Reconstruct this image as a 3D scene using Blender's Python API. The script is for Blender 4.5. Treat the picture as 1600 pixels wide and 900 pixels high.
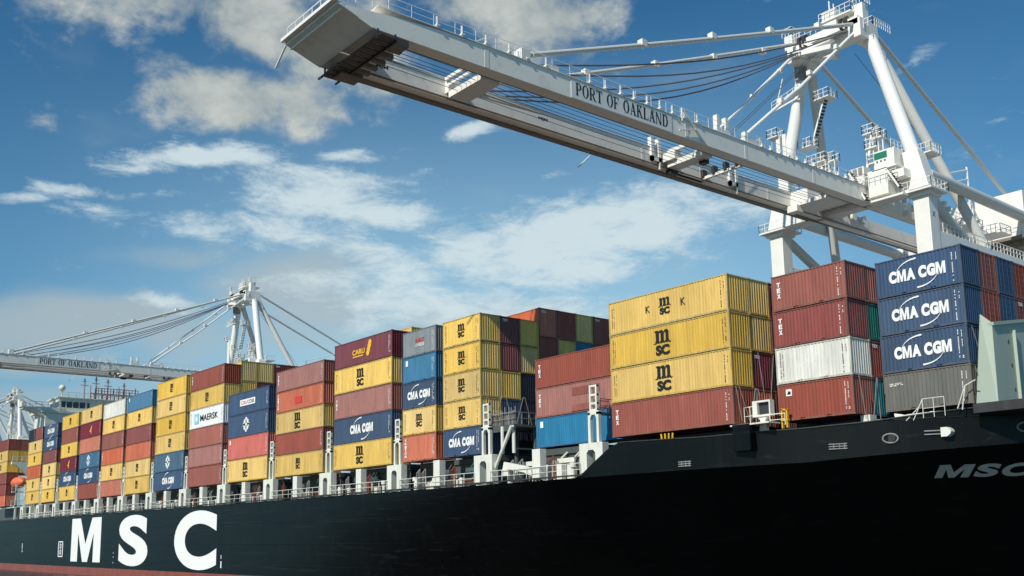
import bpy, math, random
from mathutils import Vector, Matrix
random.seed(7)
for o in list(bpy.data.objects): bpy.data.objects.remove(o)
S = bpy.context.scene
COL = S.collection
R = math.radians

# ------------------------------------------------------------------ camera
cd = bpy.data.cameras.new('camera'); cam = bpy.data.objects.new('camera', cd); COL.objects.link(cam)
S.camera = cam
YAW, PIT, ROL = 0.880501796, 0.162916564, -0.0166148131
cy_, sy_, cp_, sp_ = math.cos(YAW), math.sin(YAW), math.cos(PIT), math.sin(PIT)
fwd = Vector((-sy_*cp_, cy_*cp_, sp_)); rt = Vector((cy_, sy_, 0)); up = rt.cross(fwd)
r2 = rt*math.cos(ROL) + up*math.sin(ROL); u2 = up*math.cos(ROL) - rt*math.sin(ROL)
M = Matrix((( r2.x, u2.x, -fwd.x, 0.0), (r2.y, u2.y, -fwd.y, -57.1379), (r2.z, u2.z, -fwd.z, -7.27794), (0, 0, 0, 1)))
cam.matrix_world = M
cd.sensor_width = 36; cd.lens = 1569.538/1600*36; cd.shift_y = 124.262/1600
cd.clip_start = 0.5; cd.clip_end = 20000
S.render.resolution_x, S.render.resolution_y = 1024, 576
S.view_settings.view_transform = 'Standard'; S.view_settings.look = 'None'
S.view_settings.exposure = 0.0; S.view_settings.gamma = 1.0

# ------------------------------------------------------------------ sun + sky with clouds
SUN = Vector((0.24, -1.26, 1.0)).normalized()
sd = bpy.data.lights.new('sun', 'SUN'); sd.energy = 4.5; sd.angle = R(0.5); sd.color = (1.0, 0.94, 0.84)
so = bpy.data.objects.new('sun', sd); COL.objects.link(so); so.location = (0, -80, 90)
so.rotation_euler = (-SUN).to_track_quat('-Z', 'Y').to_euler()

W = bpy.data.worlds.new('World'); S.world = W; W.use_nodes = True
nt = W.node_tree; N = nt.nodes; Lk = nt.links; N.clear()
def nd(t, **k):
    n = N.new(t)
    for a, b in k.items(): setattr(n, a, b)
    return n
def math_(op, a, b=None, c=None, clamp=False):
    n = nd('ShaderNodeMath', operation=op); n.use_clamp = clamp
    for i, v in enumerate((a, b, c)):
        if v is None: continue
        if isinstance(v, (int, float)): n.inputs[i].default_value = v
        else: Lk.new(v, n.inputs[i])
    return n.outputs[0]
def mrange(v, a, b, c=0.0, d=1.0, smooth=True):
    n = nd('ShaderNodeMapRange', interpolation_type='SMOOTHSTEP' if smooth else 'LINEAR')
    Lk.new(v, n.inputs[0])
    for i, x in enumerate((a, b, c, d)): n.inputs[i+1].default_value = x
    return n.outputs[0]
sky = nd('ShaderNodeTexSky', sky_type='NISHITA'); sky.sun_disc = False
sky.sun_elevation = math.asin(SUN.z); sky.sun_rotation = math.atan2(SUN.x, SUN.y)
sky.altitude = 0; sky.air_density = 1.0; sky.dust_density = 0.4; sky.ozone_density = 2.2
tc = nd('ShaderNodeTexCoord'); sx = nd('ShaderNodeSeparateXYZ'); Lk.new(tc.outputs['Generated'], sx.inputs[0])
az = math_('ARCTAN2', sx.outputs[0], sx.outputs[1]); el = math_('ARCSINE', sx.outputs[2])
cmb = nd('ShaderNodeCombineXYZ'); Lk.new(az, cmb.inputs[0]); Lk.new(el, cmb.inputs[1])
def noise(scale, sxy, detail=7, rough=0.6, dist=0.0, rot=0.0, off=0.0, warp=None, wamt=0.0):
    mp = nd('ShaderNodeMapping'); mp.inputs['Scale'].default_value = (sxy[0], sxy[1], 1)
    mp.inputs['Rotation'].default_value = (0, 0, rot); mp.inputs['Location'].default_value = (off, off*0.7, off)
    src = cmb.outputs[0]
    if warp is not None:
        vm = nd('ShaderNodeVectorMath', operation='MULTIPLY_ADD'); Lk.new(warp, vm.inputs[0]); vm.inputs[1].default_value = (wamt,)*3
        Lk.new(src, vm.inputs[2]); src = vm.outputs[0]
    Lk.new(src, mp.inputs[0])
    n = nd('ShaderNodeTexNoise'); n.inputs['Scale'].default_value = scale; n.inputs['Detail'].default_value = detail
    n.inputs['Roughness'].default_value = rough; n.inputs['Distortion'].default_value = dist
    Lk.new(mp.outputs[0], n.inputs['Vector']); return n
wn = noise(9, (1, 1.6), 3, 0.5, off=3.1)
def masks(blobs, soft=1.75):
    acc = None
    vm = nd('ShaderNodeVectorMath', operation='MULTIPLY_ADD'); Lk.new(wn.outputs['Color'], vm.inputs[0])
    vm.inputs[1].default_value = (0.05, 0.03, 0); 
    sub = nd('ShaderNodeVectorMath', operation='SUBTRACT'); Lk.new(cmb.outputs[0], sub.inputs[0]); sub.inputs[1].default_value = (0.025, 0.015, 0)
    Lk.new(sub.outputs[0], vm.inputs[2])
    for (a, e, rx, ry, th, s) in blobs:
        mp = nd('ShaderNodeMapping', vector_type='TEXTURE'); Lk.new(vm.outputs[0], mp.inputs[0])
        mp.inputs['Location'].default_value = (a, e, 0)
        mp.inputs['Rotation'].default_value = (0, 0, th); mp.inputs['Scale'].default_value = (rx, ry, 1)
        ln = nd('ShaderNodeVectorMath', operation='LENGTH'); Lk.new(mp.outputs[0], ln.inputs[0])
        m = mrange(ln.outputs['Value'], soft, 0.0, 0.0, s)
        acc = m if acc is None else math_('MAXIMUM', acc, m)
    return acc
P = [(-1.2061,0.5035,0.1296,0.0278,0.1437,1.0),(-1.1227,0.4794,0.0802,0.0296,-0.0438,1.0),(-1.083,0.4512,0.037,0.0309,0.0717,0.8),(-1.1589,0.4135,0.0741,0.0247,0.0267,1.0),(-1.0953,0.4155,0.0432,0.0247,0.0702,0.9),(-0.8469,0.4989,0.0679,0.034,-0.0334,1.0),(-0.922,0.5111,0.0556,0.0216,0.003,0.9),(-1.02,0.47,0.04,0.05,0,0.8),(-1.2,0.56,0.25,0.04,0,0.9)]
Wb = [(-1.1881,0.3614,0.0679,0.0099,0.0938,1.0),(-1.2444,0.3472,0.033,0.0070,0.1106,0.7),(-1.0524,0.3692,0.037,0.0056,0.0449,0.8),(-0.9153,0.3925,0.021,0.0068,0.2577,1.0),(-1.3196,0.3156,0.030,0.0070,0.126,0.9),(-1.3513,0.3021,0.024,0.006,0.1313,0.8),(-1.2489,0.3176,0.0278,0.0049,0.1016,0.45),(-1.0744,0.327,0.0864,0.0278,-0.0943,1.0),(-1.1168,0.2946,0.1035,0.016,-0.0117,0.7),(-1.0096,0.3138,0.0432,0.0148,-0.0648,1.0),(-1.2852,0.2983,0.0456,0.0091,0.0194,0.4),(-0.8258,0.2817,0.0926,0.0383,0.0721,1.1),(-0.7467,0.3002,0.0802,0.034,0.0823,1.0),(-0.905,0.2675,0.0679,0.0278,-0.1855,0.9),(-0.9964,0.2548,0.0864,0.021,-0.4245,0.8),(-0.6499,0.312,0.0617,0.0216,0.0848,0.6),(-1.2245,0.2229,0.0432,0.0074,-0.009,0.8),(-1.035,0.2479,0.0926,0.016,-0.0666,0.6),(-0.9316,0.2203,0.1358,0.0173,-0.0061,0.9),(-0.4718,0.4202,0.0309,0.0062,0.4177,0.45),(-0.4224,0.3445,0.0432,0.0086,0.5144,0.35),(-0.8305,0.3532,0.0154,0.0049,-0.0348,0.5)]
G = [(-1.3021,0.196,0.1173,0.021,0.1732,1.0),(-1.3376,0.1619,0.0741,0.0185,0.0602,0.8),(-1.1045,0.2459,0.0802,0.0278,0.1075,0.8),(-1.0602,0.2223,0.0741,0.0247,0.0225,0.8),(-1.1967,0.2655,0.0741,0.0099,0.0676,0.5),(-0.8797,0.2102,0.1852,0.0216,-0.0174,0.6),(-1.1644,0.1943,0.1235,0.0247,0.0384,0.7),(-0.9,0.08,0.9,0.07,0,0.9)]
nP = noise(13, (1, 1.5), 10, 0.60, 0.15); nW = noise(17, (1, 2.6), 9, 0.70, 0.3, rot=R(8), off=5.0); nG = noise(8, (1, 2.0), 5, 0.5, 0.1, off=9.0)
def cover(mask, n, gain, bias, lo, hi):
    v = math_('MULTIPLY_ADD', n.outputs['Fac'], gain, bias); v = math_('ADD', v, mask)
    return mrange(v, lo, hi)
cP = cover(masks(P, 2.3), nP, 2.0, -0.98, 0.28, 0.85)
cW = cover(masks(Wb, 2.1), nW, 2.1, -1.02, 0.24, 1.02)
cG = cover(masks(G, 2.0), nG, 1.3, -0.60, 0.12, 0.95)
def scale_col(rgb, k): return (rgb[0]*k, rgb[1]*k, rgb[2]*k, 1)
def mixc(f, a, b):
    n = nd('ShaderNodeMix', data_type='RGBA'); n.clamp_factor = True
    if isinstance(f, float): n.inputs[0].default_value = f
    else: Lk.new(f, n.inputs[0])
    for i, v in ((6, a), (7, b)):
        if isinstance(v, tuple): n.inputs[i].default_value = v
        else: Lk.new(v, n.inputs[i])
    return n.outputs[2]
SK = 0.10
tint = nd('ShaderNodeVectorMath', operation='MULTIPLY'); Lk.new(sky.outputs[0], tint.inputs[0]); tint.inputs[1].default_value = (0.30, 0.75, 0.93)
hE = mrange(el, 0.52, 0.06)
dA = math_('ABSOLUTE', math_('ADD', az, 0.88)); hA = mrange(dA, 0.10, 0.55, 1.0, 0.22)
base = mixc(math_('MULTIPLY', hE, hA), tint.outputs[0], scale_col((0.40, 0.65, 0.79), 1/SK))
colG = scale_col((0.43, 0.50, 0.52), 1/SK)
colP = mixc(mrange(nP.outputs['Fac'], 0.35, 0.7), scale_col((0.34, 0.40, 0.41), 1/SK), scale_col((0.62, 0.64, 0.59), 1/SK))
colW = scale_col((0.66, 0.77, 0.80), 1/SK)
c = mixc(math_('MULTIPLY', cG, 0.75), base, colG)
c = mixc(math_('MULTIPLY', cW, 0.88), c, colW)
c = mixc(math_('MULTIPLY', cP, 0.90), c, colP)
bg = nd('ShaderNodeBackground'); Lk.new(c, bg.inputs[0]); bg.inputs[1].default_value = SK
ow = nd('ShaderNodeOutputWorld'); Lk.new(bg.outputs[0], ow.inputs[0])

# ------------------------------------------------------------------ materials
def mat(name, col, rough=0.5, metal=0.0, var=0.08, scale=2.0, dirt=0.0, dirtcol=(0.12, 0.08, 0.05), objvar=0.0, bump=0.0, spec=0.4, streak=False, stretch=(1, 1, 0.25)):
    m = bpy.data.materials.new(name); m.use_nodes = True
    t = m.node_tree; n = t.nodes; l = t.links; b = n['Principled BSDF']
    b.inputs['Roughness'].default_value = rough; b.inputs['Metallic'].default_value = metal
    b.inputs['Specular IOR Level'].default_value = spec
    co = n.new('ShaderNodeTexCoord'); mp = n.new('ShaderNodeMapping'); l.new(co.outputs['Object'], mp.inputs[0]); mp.inputs['Scale'].default_value = stretch
    if objvar:
        oi = n.new('ShaderNodeObjectInfo'); ad = n.new('ShaderNodeVectorMath'); ad.operation = 'MULTIPLY_ADD'
        l.new(oi.outputs['Random'], ad.inputs[0]); ad.inputs[1].default_value = (37, 53, 71); l.new(co.outputs['Object'], ad.inputs[2]); l.new(ad.outputs[0], mp.inputs[0])
    nz = n.new('ShaderNodeTexNoise'); nz.inputs['Scale'].default_value = scale; nz.inputs['Detail'].default_value = 6; nz.inputs['Roughness'].default_value = 0.6
    l.new(mp.outputs[0], nz.inputs['Vector'])
    mr = n.new('ShaderNodeMapRange'); l.new(nz.outputs['Fac'], mr.inputs[0]); mr.inputs[1].default_value = 0.3; mr.inputs[2].default_value = 0.7
    mr.inputs[3].default_value = 1-var; mr.inputs[4].default_value = 1+var
    hs = n.new('ShaderNodeHueSaturation'); hs.inputs['Color'].default_value = (*col, 1); l.new(mr.outputs[0], hs.inputs['Value'])
    if objvar:
        r2_ = n.new('ShaderNodeMapRange'); l.new(oi.outputs['Random'], r2_.inputs[0]); r2_.inputs[3].default_value = 1-objvar; r2_.inputs[4].default_value = 1+objvar
        mm = n.new('ShaderNodeMath'); mm.operation = 'MULTIPLY'; l.new(mr.outputs[0], mm.inputs[0]); l.new(r2_.outputs[0], mm.inputs[1]); l.new(mm.outputs[0], hs.inputs['Value'])
        r3 = n.new('ShaderNodeMapRange'); wv = n.new('ShaderNodeMath'); wv.operation = 'FRACT'; w2 = n.new('ShaderNodeMath'); w2.operation = 'MULTIPLY'; w2.inputs[1].default_value = 7.31
        l.new(oi.outputs['Random'], w2.inputs[0]); l.new(w2.outputs[0], wv.inputs[0]); l.new(wv.outputs[0], r3.inputs[0]); r3.inputs[3].default_value = 0.80; r3.inputs[4].default_value = 1.04
        l.new(r3.outputs[0], hs.inputs['Saturation'])
    out = hs.outputs[0]
    if objvar:
        m3 = n.new('ShaderNodeMapping'); m3.inputs['Scale'].default_value = (7, 7, 0.22); l.new(ad.outputs[0], m3.inputs[0])
        n3 = n.new('ShaderNodeTexNoise'); n3.inputs['Scale'].default_value = 1.0; n3.inputs['Detail'].default_value = 5; n3.inputs['Roughness'].default_value = 0.7; l.new(m3.outputs[0], n3.inputs['Vector'])
        q3 = n.new('ShaderNodeMapRange'); l.new(n3.outputs['Fac'], q3.inputs[0]); q3.inputs[1].default_value = 0.3; q3.inputs[2].default_value = 0.72; q3.inputs[3].default_value = 1.15; q3.inputs[4].default_value = 0.82
        h3 = n.new('ShaderNodeHueSaturation'); l.new(out, h3.inputs['Color']); l.new(q3.outputs[0], h3.inputs['Value']); out = h3.outputs[0]
    if dirt:
        n2 = n.new('ShaderNodeTexNoise'); n2.inputs['Scale'].default_value = scale*1.7; n2.inputs['Detail'].default_value = 9; n2.inputs['Roughness'].default_value = 0.72
        m2 = n.new('ShaderNodeMapping'); m2.inputs['Scale'].default_value = (2.4, 2.4, 0.35) if streak else (1, 1, 1); m2.inputs['Location'].default_value = (5, 3, 8)
        l.new((ad.outputs[0] if objvar else co.outputs['Object']), m2.inputs[0]); l.new(m2.outputs[0], n2.inputs['Vector'])
        mr2 = n.new('ShaderNodeMapRange'); l.new(n2.outputs['Fac'], mr2.inputs[0]); mr2.inputs[1].default_value = 0.52; mr2.inputs[2].default_value = 0.74; mr2.inputs[4].default_value = dirt
        mx = n.new('ShaderNodeMix'); mx.data_type = 'RGBA'; l.new(mr2.outputs[0], mx.inputs[0]); l.new(out, mx.inputs[6]); mx.inputs[7].default_value = (*dirtcol, 1)
        out = mx.outputs[2]
    l.new(out, b.inputs['Base Color'])
    if bump:
        bp = n.new('ShaderNodeBump'); bp.inputs['Strength'].default_value = bump; bp.inputs['Distance'].default_value = 0.05; l.new(nz.outputs['Fac'], bp.inputs['Height']); l.new(bp.outputs[0], b.inputs['Normal'])
    return m
def cont(name, col, dirt=0.35, dc=(0.16, 0.08, 0.05)): return mat(name, col, 0.55, 0, 0.15, 0.8, min(0.8, dirt*1.5), dc, 0.13, 0.0, 0.3, True)
CM = {
 'yellow': cont('yellow_container_paint', (0.68, 0.435, 0.082), 0.22, (0.30, 0.17, 0.05)),
 'brick': cont('brick_red_container_paint', (0.265, 0.062, 0.040)),
 'rose': cont('faded_red_container_paint', (0.33, 0.115, 0.09)),
 'dkred': cont('dark_red_container_paint', (0.22, 0.042, 0.035)),
 'orange': cont('orange_container_paint', (0.50, 0.125, 0.06)),
 'coral': cont('bright_red_container_paint', (0.55, 0.085, 0.055)),
 'maroon': cont('maroon_container_paint', (0.165, 0.018, 0.035), 0.15),
 'navy': cont('navy_container_paint', (0.030, 0.072, 0.150), 0.2, (0.06, 0.08, 0.10)),
 'ink': cont('dark_navy_container_paint', (0.012, 0.016, 0.032), 0.2, (0.05, 0.05, 0.06)),
 'steel': cont('steel_blue_container_paint', (0.035, 0.12, 0.21), 0.25, (0.08, 0.12, 0.13)),
 'blue': cont('blue_container_paint', (0.018, 0.155, 0.29), 0.2, (0.08, 0.14, 0.18)),
 'grey': cont('grey_container_paint', (0.135, 0.135, 0.122), 0.4, (0.14, 0.09, 0.05)),
 'lgrey': cont('blue_grey_container_paint', (0.22, 0.25, 0.27), 0.3),
 'white': cont('white_container_paint', (0.66, 0.65, 0.58), 0.35, (0.32, 0.27, 0.20)),
 'snow': cont('clean_white_container_paint', (0.80, 0.81, 0.80), 0.05),
 'teal': cont('teal_container_paint', (0.02, 0.17, 0.20), 0.25),
 'green': cont('green_container_paint', (0.012, 0.16, 0.12), 0.25),
}
FR = {k: mat(k+'_frame_paint', tuple(v*0.85 for v in c0), 0.6, 0, 0.2, 3, 0.55, (0.17, 0.085, 0.045), 0.1) for k, c0 in dict(
 yellow=(0.58,0.40,0.09), brick=(0.27,0.08,0.05), rose=(0.30,0.12,0.09), dkred=(0.20,0.05,0.04), orange=(0.42,0.12,0.06), coral=(0.45,0.09,0.06), maroon=(0.16,0.03,0.04),
 navy=(0.05,0.09,0.16), ink=(0.02,0.025,0.04), steel=(0.05,0.13,0.2), blue=(0.03,0.15,0.32), grey=(0.19,0.16,0.13), lgrey=(0.22,0.23,0.23), white=(0.6,0.58,0.5), snow=(0.7,0.7,0.68), teal=(0.03,0.15,0.18), green=(0.02,0.14,0.11)).items()}
mBLK = mat('black_lettering', (0.012, 0.012, 0.012), 0.6, var=0.3, scale=6)
mWHT = mat('white_lettering', (0.80, 0.80, 0.77), 0.55, var=0.05, scale=6)
mYEL = mat('yellow_lettering', (0.80, 0.45, 0.03), 0.55)
mRED = mat('red_lettering', (0.60, 0.05, 0.04), 0.55)
mCYA = mat('pale_blue_lettering', (0.20, 0.55, 0.70), 0.55)
mGRN = mat('green_sign_paint', (0.01, 0.17, 0.10), 0.5)
mCR = mat('crane_white_paint', (0.78, 0.765, 0.71), 0.42, var=0.05, scale=0.5, dirt=0.16, dirtcol=(0.46, 0.42, 0.36), bump=0.0, streak=True, stretch=(1, 1, 1))
mCRG = mat('crane_boom_paint', (0.86, 0.82, 0.73), 0.5, var=0.05, scale=0.3, dirt=0.35, dirtcol=(0.30, 0.27, 0.22), stretch=(1, 0.25, 1))
mCRT = mat('crane_tube_paint', (0.60, 0.60, 0.56), 0.45, var=0.03, scale=0.15, stretch=(1, 1, 1))
mCRW = mat('crane_post_paint', (0.78, 0.78, 0.75), 0.4, var=0.03, scale=0.15, stretch=(1, 1, 1))
mCRB = mat('crane_rail_steel', (0.20, 0.17, 0.14), 0.6, var=0.25, scale=1.5, dirt=0.5, dirtcol=(0.12, 0.07, 0.04), stretch=(1, 0.2, 1))
mDK = mat('dark_steel', (0.035, 0.035, 0.035), 0.5, var=0.3)
mWSH = mat('shaded_white_lettering', (0.50, 0.52, 0.50), 0.5, var=0.1)  # white bow lettering, its colour greyed to paint in the shade under the flare
mGREY = mat('grey_steel', (0.24, 0.24, 0.23), 0.5, var=0.2)
mCABLE = mat('cable_steel', (0.10, 0.11, 0.13), 0.5)
mSHW = mat('ship_white_paint', (0.70, 0.70, 0.62), 0.5, var=0.08, scale=1.2, dirt=0.55, dirtcol=(0.38, 0.30, 0.20), streak=True)
mSHG = mat('ship_grey_green_paint', (0.075, 0.085, 0.08), 0.55, var=0.2, scale=1.0, dirt=0.4, dirtcol=(0.10, 0.07, 0.05))
mBRK = mat('breakwater_paint', (0.38, 0.44, 0.36), 0.55, var=0.06, scale=0.6, dirt=0.25, dirtcol=(0.28, 0.29, 0.25))
mGLS = mat('dark_window_glass', (0.015, 0.02, 0.025), 0.1, spec=0.8)
mORG = mat('orange_lifeboat_paint', (0.75, 0.16, 0.05), 0.45)
mREDS = mat('red_mast_paint', (0.22, 0.05, 0.035), 0.5)
mROD = mat('galvanised_rod', (0.32, 0.30, 0.27), 0.5, metal=0.3, dirt=0.4)
mCON = mat('concrete', (0.30, 0.29, 0.27), 0.9, var=0.12, scale=0.3)
mYSAFE = mat('safety_yellow_paint', (0.70, 0.42, 0.02), 0.5, dirt=0.3)
# hull paint: black topsides over red bottom paint
mHULL = mat('hull_paint', (0.0034, 0.0036, 0.0034), 0.36, var=0.35, scale=0.22, dirt=0.5, dirtcol=(0.011, 0.012, 0.0115), streak=True, stretch=(0.5, 1, 1.0), spec=0.22)
t = mHULL.node_tree; b = t.nodes['Principled BSDF']; old = b.inputs['Base Color'].links[0].from_socket
co = t.nodes.new('ShaderNodeTexCoord'); sp = t.nodes.new('ShaderNodeSeparateXYZ'); t.links.new(co.outputs['Object'], sp.inputs[0])
lt = t.nodes.new('ShaderNodeMath'); lt.operation = 'LESS_THAN'; t.links.new(sp.outputs[2], lt.inputs[0]); lt.inputs[1].default_value = -11.7
mx = t.nodes.new('ShaderNodeMix'); mx.data_type = 'RGBA'; t.links.new(lt.outputs[0], mx.inputs[0]); t.links.new(old, mx.inputs[6])
nz = t.nodes.new('ShaderNodeTexNoise'); nz.inputs['Scale'].default_value = 0.6; nz.inputs['Detail'].default_value = 8; t.links.new(co.outputs['Object'], nz.inputs['Vector'])
rp = t.nodes.new('ShaderNodeMapRange'); t.links.new(nz.outputs['Fac'], rp.inputs[0]); rp.inputs[3].default_value = 0.6; rp.inputs[4].default_value = 1.4
hs = t.nodes.new('ShaderNodeHueSaturation'); hs.inputs['Color'].default_value = (0.24, 0.065, 0.045, 1); t.links.new(rp.outputs[0], hs.inputs['Value']); t.links.new(hs.outputs[0], mx.inputs[7])
t.links.new(mx.outputs[2], b.inputs['Base Color'])
m5 = t.nodes.new('ShaderNodeMapping'); m5.inputs['Scale'].default_value = (0.05, 1, 1.6); t.links.new(co.outputs['Object'], m5.inputs[0])
n5 = t.nodes.new('ShaderNodeTexNoise'); n5.inputs['Scale'].default_value = 1.3; n5.inputs['Detail'].default_value = 10; n5.inputs['Roughness'].default_value = 0.75; t.links.new(m5.outputs[0], n5.inputs['Vector'])
r5 = t.nodes.new('ShaderNodeMapRange'); t.links.new(n5.outputs['Fac'], r5.inputs[0]); r5.inputs[1].default_value = 0.56; r5.inputs[2].default_value = 0.74; r5.inputs[4].default_value = 0.75
x5 = t.nodes.new('ShaderNodeMix'); x5.data_type = 'RGBA'; t.links.new(r5.outputs[0], x5.inputs[0]); t.links.new(mx.outputs[2], x5.inputs[6]); x5.inputs[7].default_value = (0.026, 0.027, 0.026, 1)
t.links.new(x5.outputs[2], b.inputs['Base Color'])
# plate seams of the hull as a faint bump
bk = t.nodes.new('ShaderNodeTexBrick'); bk.inputs['Scale'].default_value = 1.0; bk.inputs['Brick Width'].default_value = 11; bk.inputs['Row Height'].default_value = 2.6; bk.inputs['Mortar Size'].default_value = 0.05
bk.inputs['Mortar Smooth'].default_value = 1.0
cx = t.nodes.new('ShaderNodeCombineXYZ'); t.links.new(sp.outputs[0], cx.inputs[0]); t.links.new(sp.outputs[2], cx.inputs[1]); t.links.new(cx.outputs[0], bk.inputs['Vector'])
bp = t.nodes.new('ShaderNodeBump'); bp.inputs['Strength'].default_value = 0.35; bp.inputs['Distance'].default_value = 0.04; t.links.new(bk.outputs['Fac'], bp.inputs['Height']); t.links.new(bp.outputs[0], b.inputs['Normal'])

# ------------------------------------------------------------------ mesh helpers
class MB:
    def __init__(s, org=(0, 0, 0)): s.v = []; s.f = []; s.o = Vector(org); s.sm = False; s.done = []
    def cut(s):                       # start the next separate piece
        if s.v: s.done.append((s.v, s.f)); s.v = []; s.f = []
        return s
    def add(s, vs, fs):
        k = len(s.v); s.v += [Vector(p) for p in vs]; s.f += [tuple(i+k for i in f) for f in fs]; return s
    def box(s, a, b):
        x0, y0, z0 = a; x1, y1, z1 = b
        return s.add([(x0,y0,z0),(x1,y0,z0),(x1,y1,z0),(x0,y1,z0),(x0,y0,z1),(x1,y0,z1),(x1,y1,z1),(x0,y1,z1)],
                     [(0,3,2,1),(4,5,6,7),(0,1,5,4),(1,2,6,5),(2,3,7,6),(3,0,4,7)])
    def frame(s, p0, p1):
        d = (Vector(p1)-Vector(p0)).normalized(); h = Vector((0, 0, 1)) if abs(d.z) < 0.98 else Vector((0, 1, 0))
        a = d.cross(h).normalized(); return d, a, a.cross(d).normalized()
    def bar(s, p0, p1, w, h=None):
        h = h or w; p0, p1 = Vector(p0), Vector(p1); d, a, c = s.frame(p0, p1); a = a*w/2; c = c*h/2
        return s.add([p0-a-c, p0+a-c, p0+a+c, p0-a+c, p1-a-c, p1+a-c, p1+a+c, p1-a+c], [(0,3,2,1),(4,5,6,7),(0,1,5,4),(1,2,6,5),(2,3,7,6),(3,0,4,7)])
    def tube(s, p0, p1, r, n=8, r1=None, cap=True):
        r1 = r if r1 is None else r1; p0, p1 = Vector(p0), Vector(p1); d, a, c = s.frame(p0, p1); vs = []
        for p, q in ((p0, r), (p1, r1)):
            for i in range(n):
                t = 2*math.pi*i/n; vs.append(p+a*math.cos(t)*q+c*math.sin(t)*q)
        fs = [(i, n+i, n+(i+1)%n, (i+1)%n) for i in range(n)]
        if cap: fs += [tuple(range(n)), tuple(range(2*n-1, n-1, -1))]
        return s.add(vs, fs)
    def path(s, pts, r, n=6):
        for a, b in zip(pts, pts[1:]): s.tube(a, b, r, n)
        return s
    def prism(s, poly, ax, a, b):   # polygon in the two other axes, extruded on ax from a to b
        n = len(poly)
        def mk(p, q):
            if ax == 'x': return (q, p[0], p[1])
            if ax == 'y': return (p[0], q, p[1])
            return (p[0], p[1], q)
        vs = [mk(p, a) for p in poly]+[mk(p, b) for p in poly]
        return s.add(vs, [tuple(range(n)), tuple(range(2*n-1, n-1, -1))]+[(i, n+i, n+(i+1)%n, (i+1)%n) for i in range(n)])
    def rail(s, pts, h=1.1, sp=1.8, r=0.03, mid=True):
        s.cut()
        for a, b in zip(pts, pts[1:]):
            a, b = Vector(a), Vector(b); n = max(1, int((b-a).length/sp)); u = Vector((0, 0, 1))
            for i in range(n+1): p = a.lerp(b, i/n); s.bar(p, p+u*h, r*1.6)
            s.bar(a+u*h, b+u*h, r*1.8)
            if mid: s.bar(a+u*h*0.5, b+u*h*0.5, r*1.3)
        return s
    def ring(s, cx, cz, r, ro, y0, y1, a0=0, a1=360, n=24, ax='y'):
        for i in range(n):
            t0 = R(a0+(a1-a0)*i/n); t1 = R(a0+(a1-a0)*(i+1)/n)
            s.prism([(cx+r*math.cos(t0), cz+r*math.sin(t0)), (cx+ro*math.cos(t0), cz+ro*math.sin(t0)), (cx+ro*math.cos(t1), cz+ro*math.sin(t1)), (cx+r*math.cos(t1), cz+r*math.sin(t1))], ax, y0, y1)
        return s
    def mesh(s, name):
        me = bpy.data.meshes.new(name); me.from_pydata([tuple(p-s.o) for p in s.v], [], s.f); me.validate(); me.update()
        import bmesh
        bm = bmesh.new(); bm.from_mesh(me); bmesh.ops.recalc_face_normals(bm, faces=bm.faces); bm.to_mesh(me); bm.free()
        if s.sm:
            for p in me.polygons: p.use_smooth = True
            me.set_sharp_from_angle(angle=R(35)) if hasattr(me, 'set_sharp_from_angle') else None
        return me
    def build(s, name, m, parent=None, bevel=0):
        s.cut(); first = None
        for v, f in s.done:
            s.v, s.f = v, f; o_ = obj(name, s.mesh(name), m, parent, bevel); first = first or o_
        s.done = []; s.v = []; s.f = []; return first
def obj(name, me, m, parent=None, bevel=0):
    o = bpy.data.objects.new(name, me); COL.objects.link(o)
    if not me.materials: me.materials.append(m)
    sl = o.material_slots[0]; sl.link = 'OBJECT'; sl.material = m
    if parent: o.parent = parent
    if bevel:
        bv = o.modifiers.new('bevel', 'BEVEL'); bv.width = bevel; bv.segments = 2; bv.limit_method = 'ANGLE'
    return o
def tag(o, label=None, cat=None, group=None, kind=None):
    for k, v in (('label', label), ('category', cat), ('group', group), ('kind', kind)):
        if v: o[k] = v
    return o
def empty(name, loc, label, cat, group=None):
    o = bpy.data.objects.new(name, None); COL.objects.link(o); o.location = loc; o.empty_display_size = 0.5
    return tag(o, label, cat, group)
def copy_tree(o, parent=None):
    c = o.copy(); COL.objects.link(c); c.parent = parent
    for ch in list(o.children): copy_tree(ch, c)
    return c
def text_verts(s, size=1.0, offset=0.0, shear=0.0, ext=0.004, spacing=1.0):
    cu = bpy.data.curves.new('t', 'FONT'); cu.body = s; cu.size = size; cu.offset = offset; cu.shear = shear; cu.extrude = ext
    cu.space_character = spacing; cu.resolution_u = 9
    o = bpy.data.objects.new('t', cu); COL.objects.link(o); dg = bpy.context.evaluated_depsgraph_get()
    me = bpy.data.meshes.new_from_object(o.evaluated_get(dg)); bpy.data.objects.remove(o); bpy.data.curves.remove(cu)
    vs = [v.co.copy() for v in me.vertices]; fs = [tuple(p.vertices) for p in me.polygons]; bpy.data.meshes.remove(me)
    return vs, fs
M_OUT = [(0, 0), (0, 1), (0.30, 1), (0.5, 0.40), (0.70, 1), (1, 1), (1, 0), (0.765, 0), (0.765, 0.66), (0.585, 0), (0.415, 0), (0.235, 0.66), (0.235, 0)]
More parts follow.
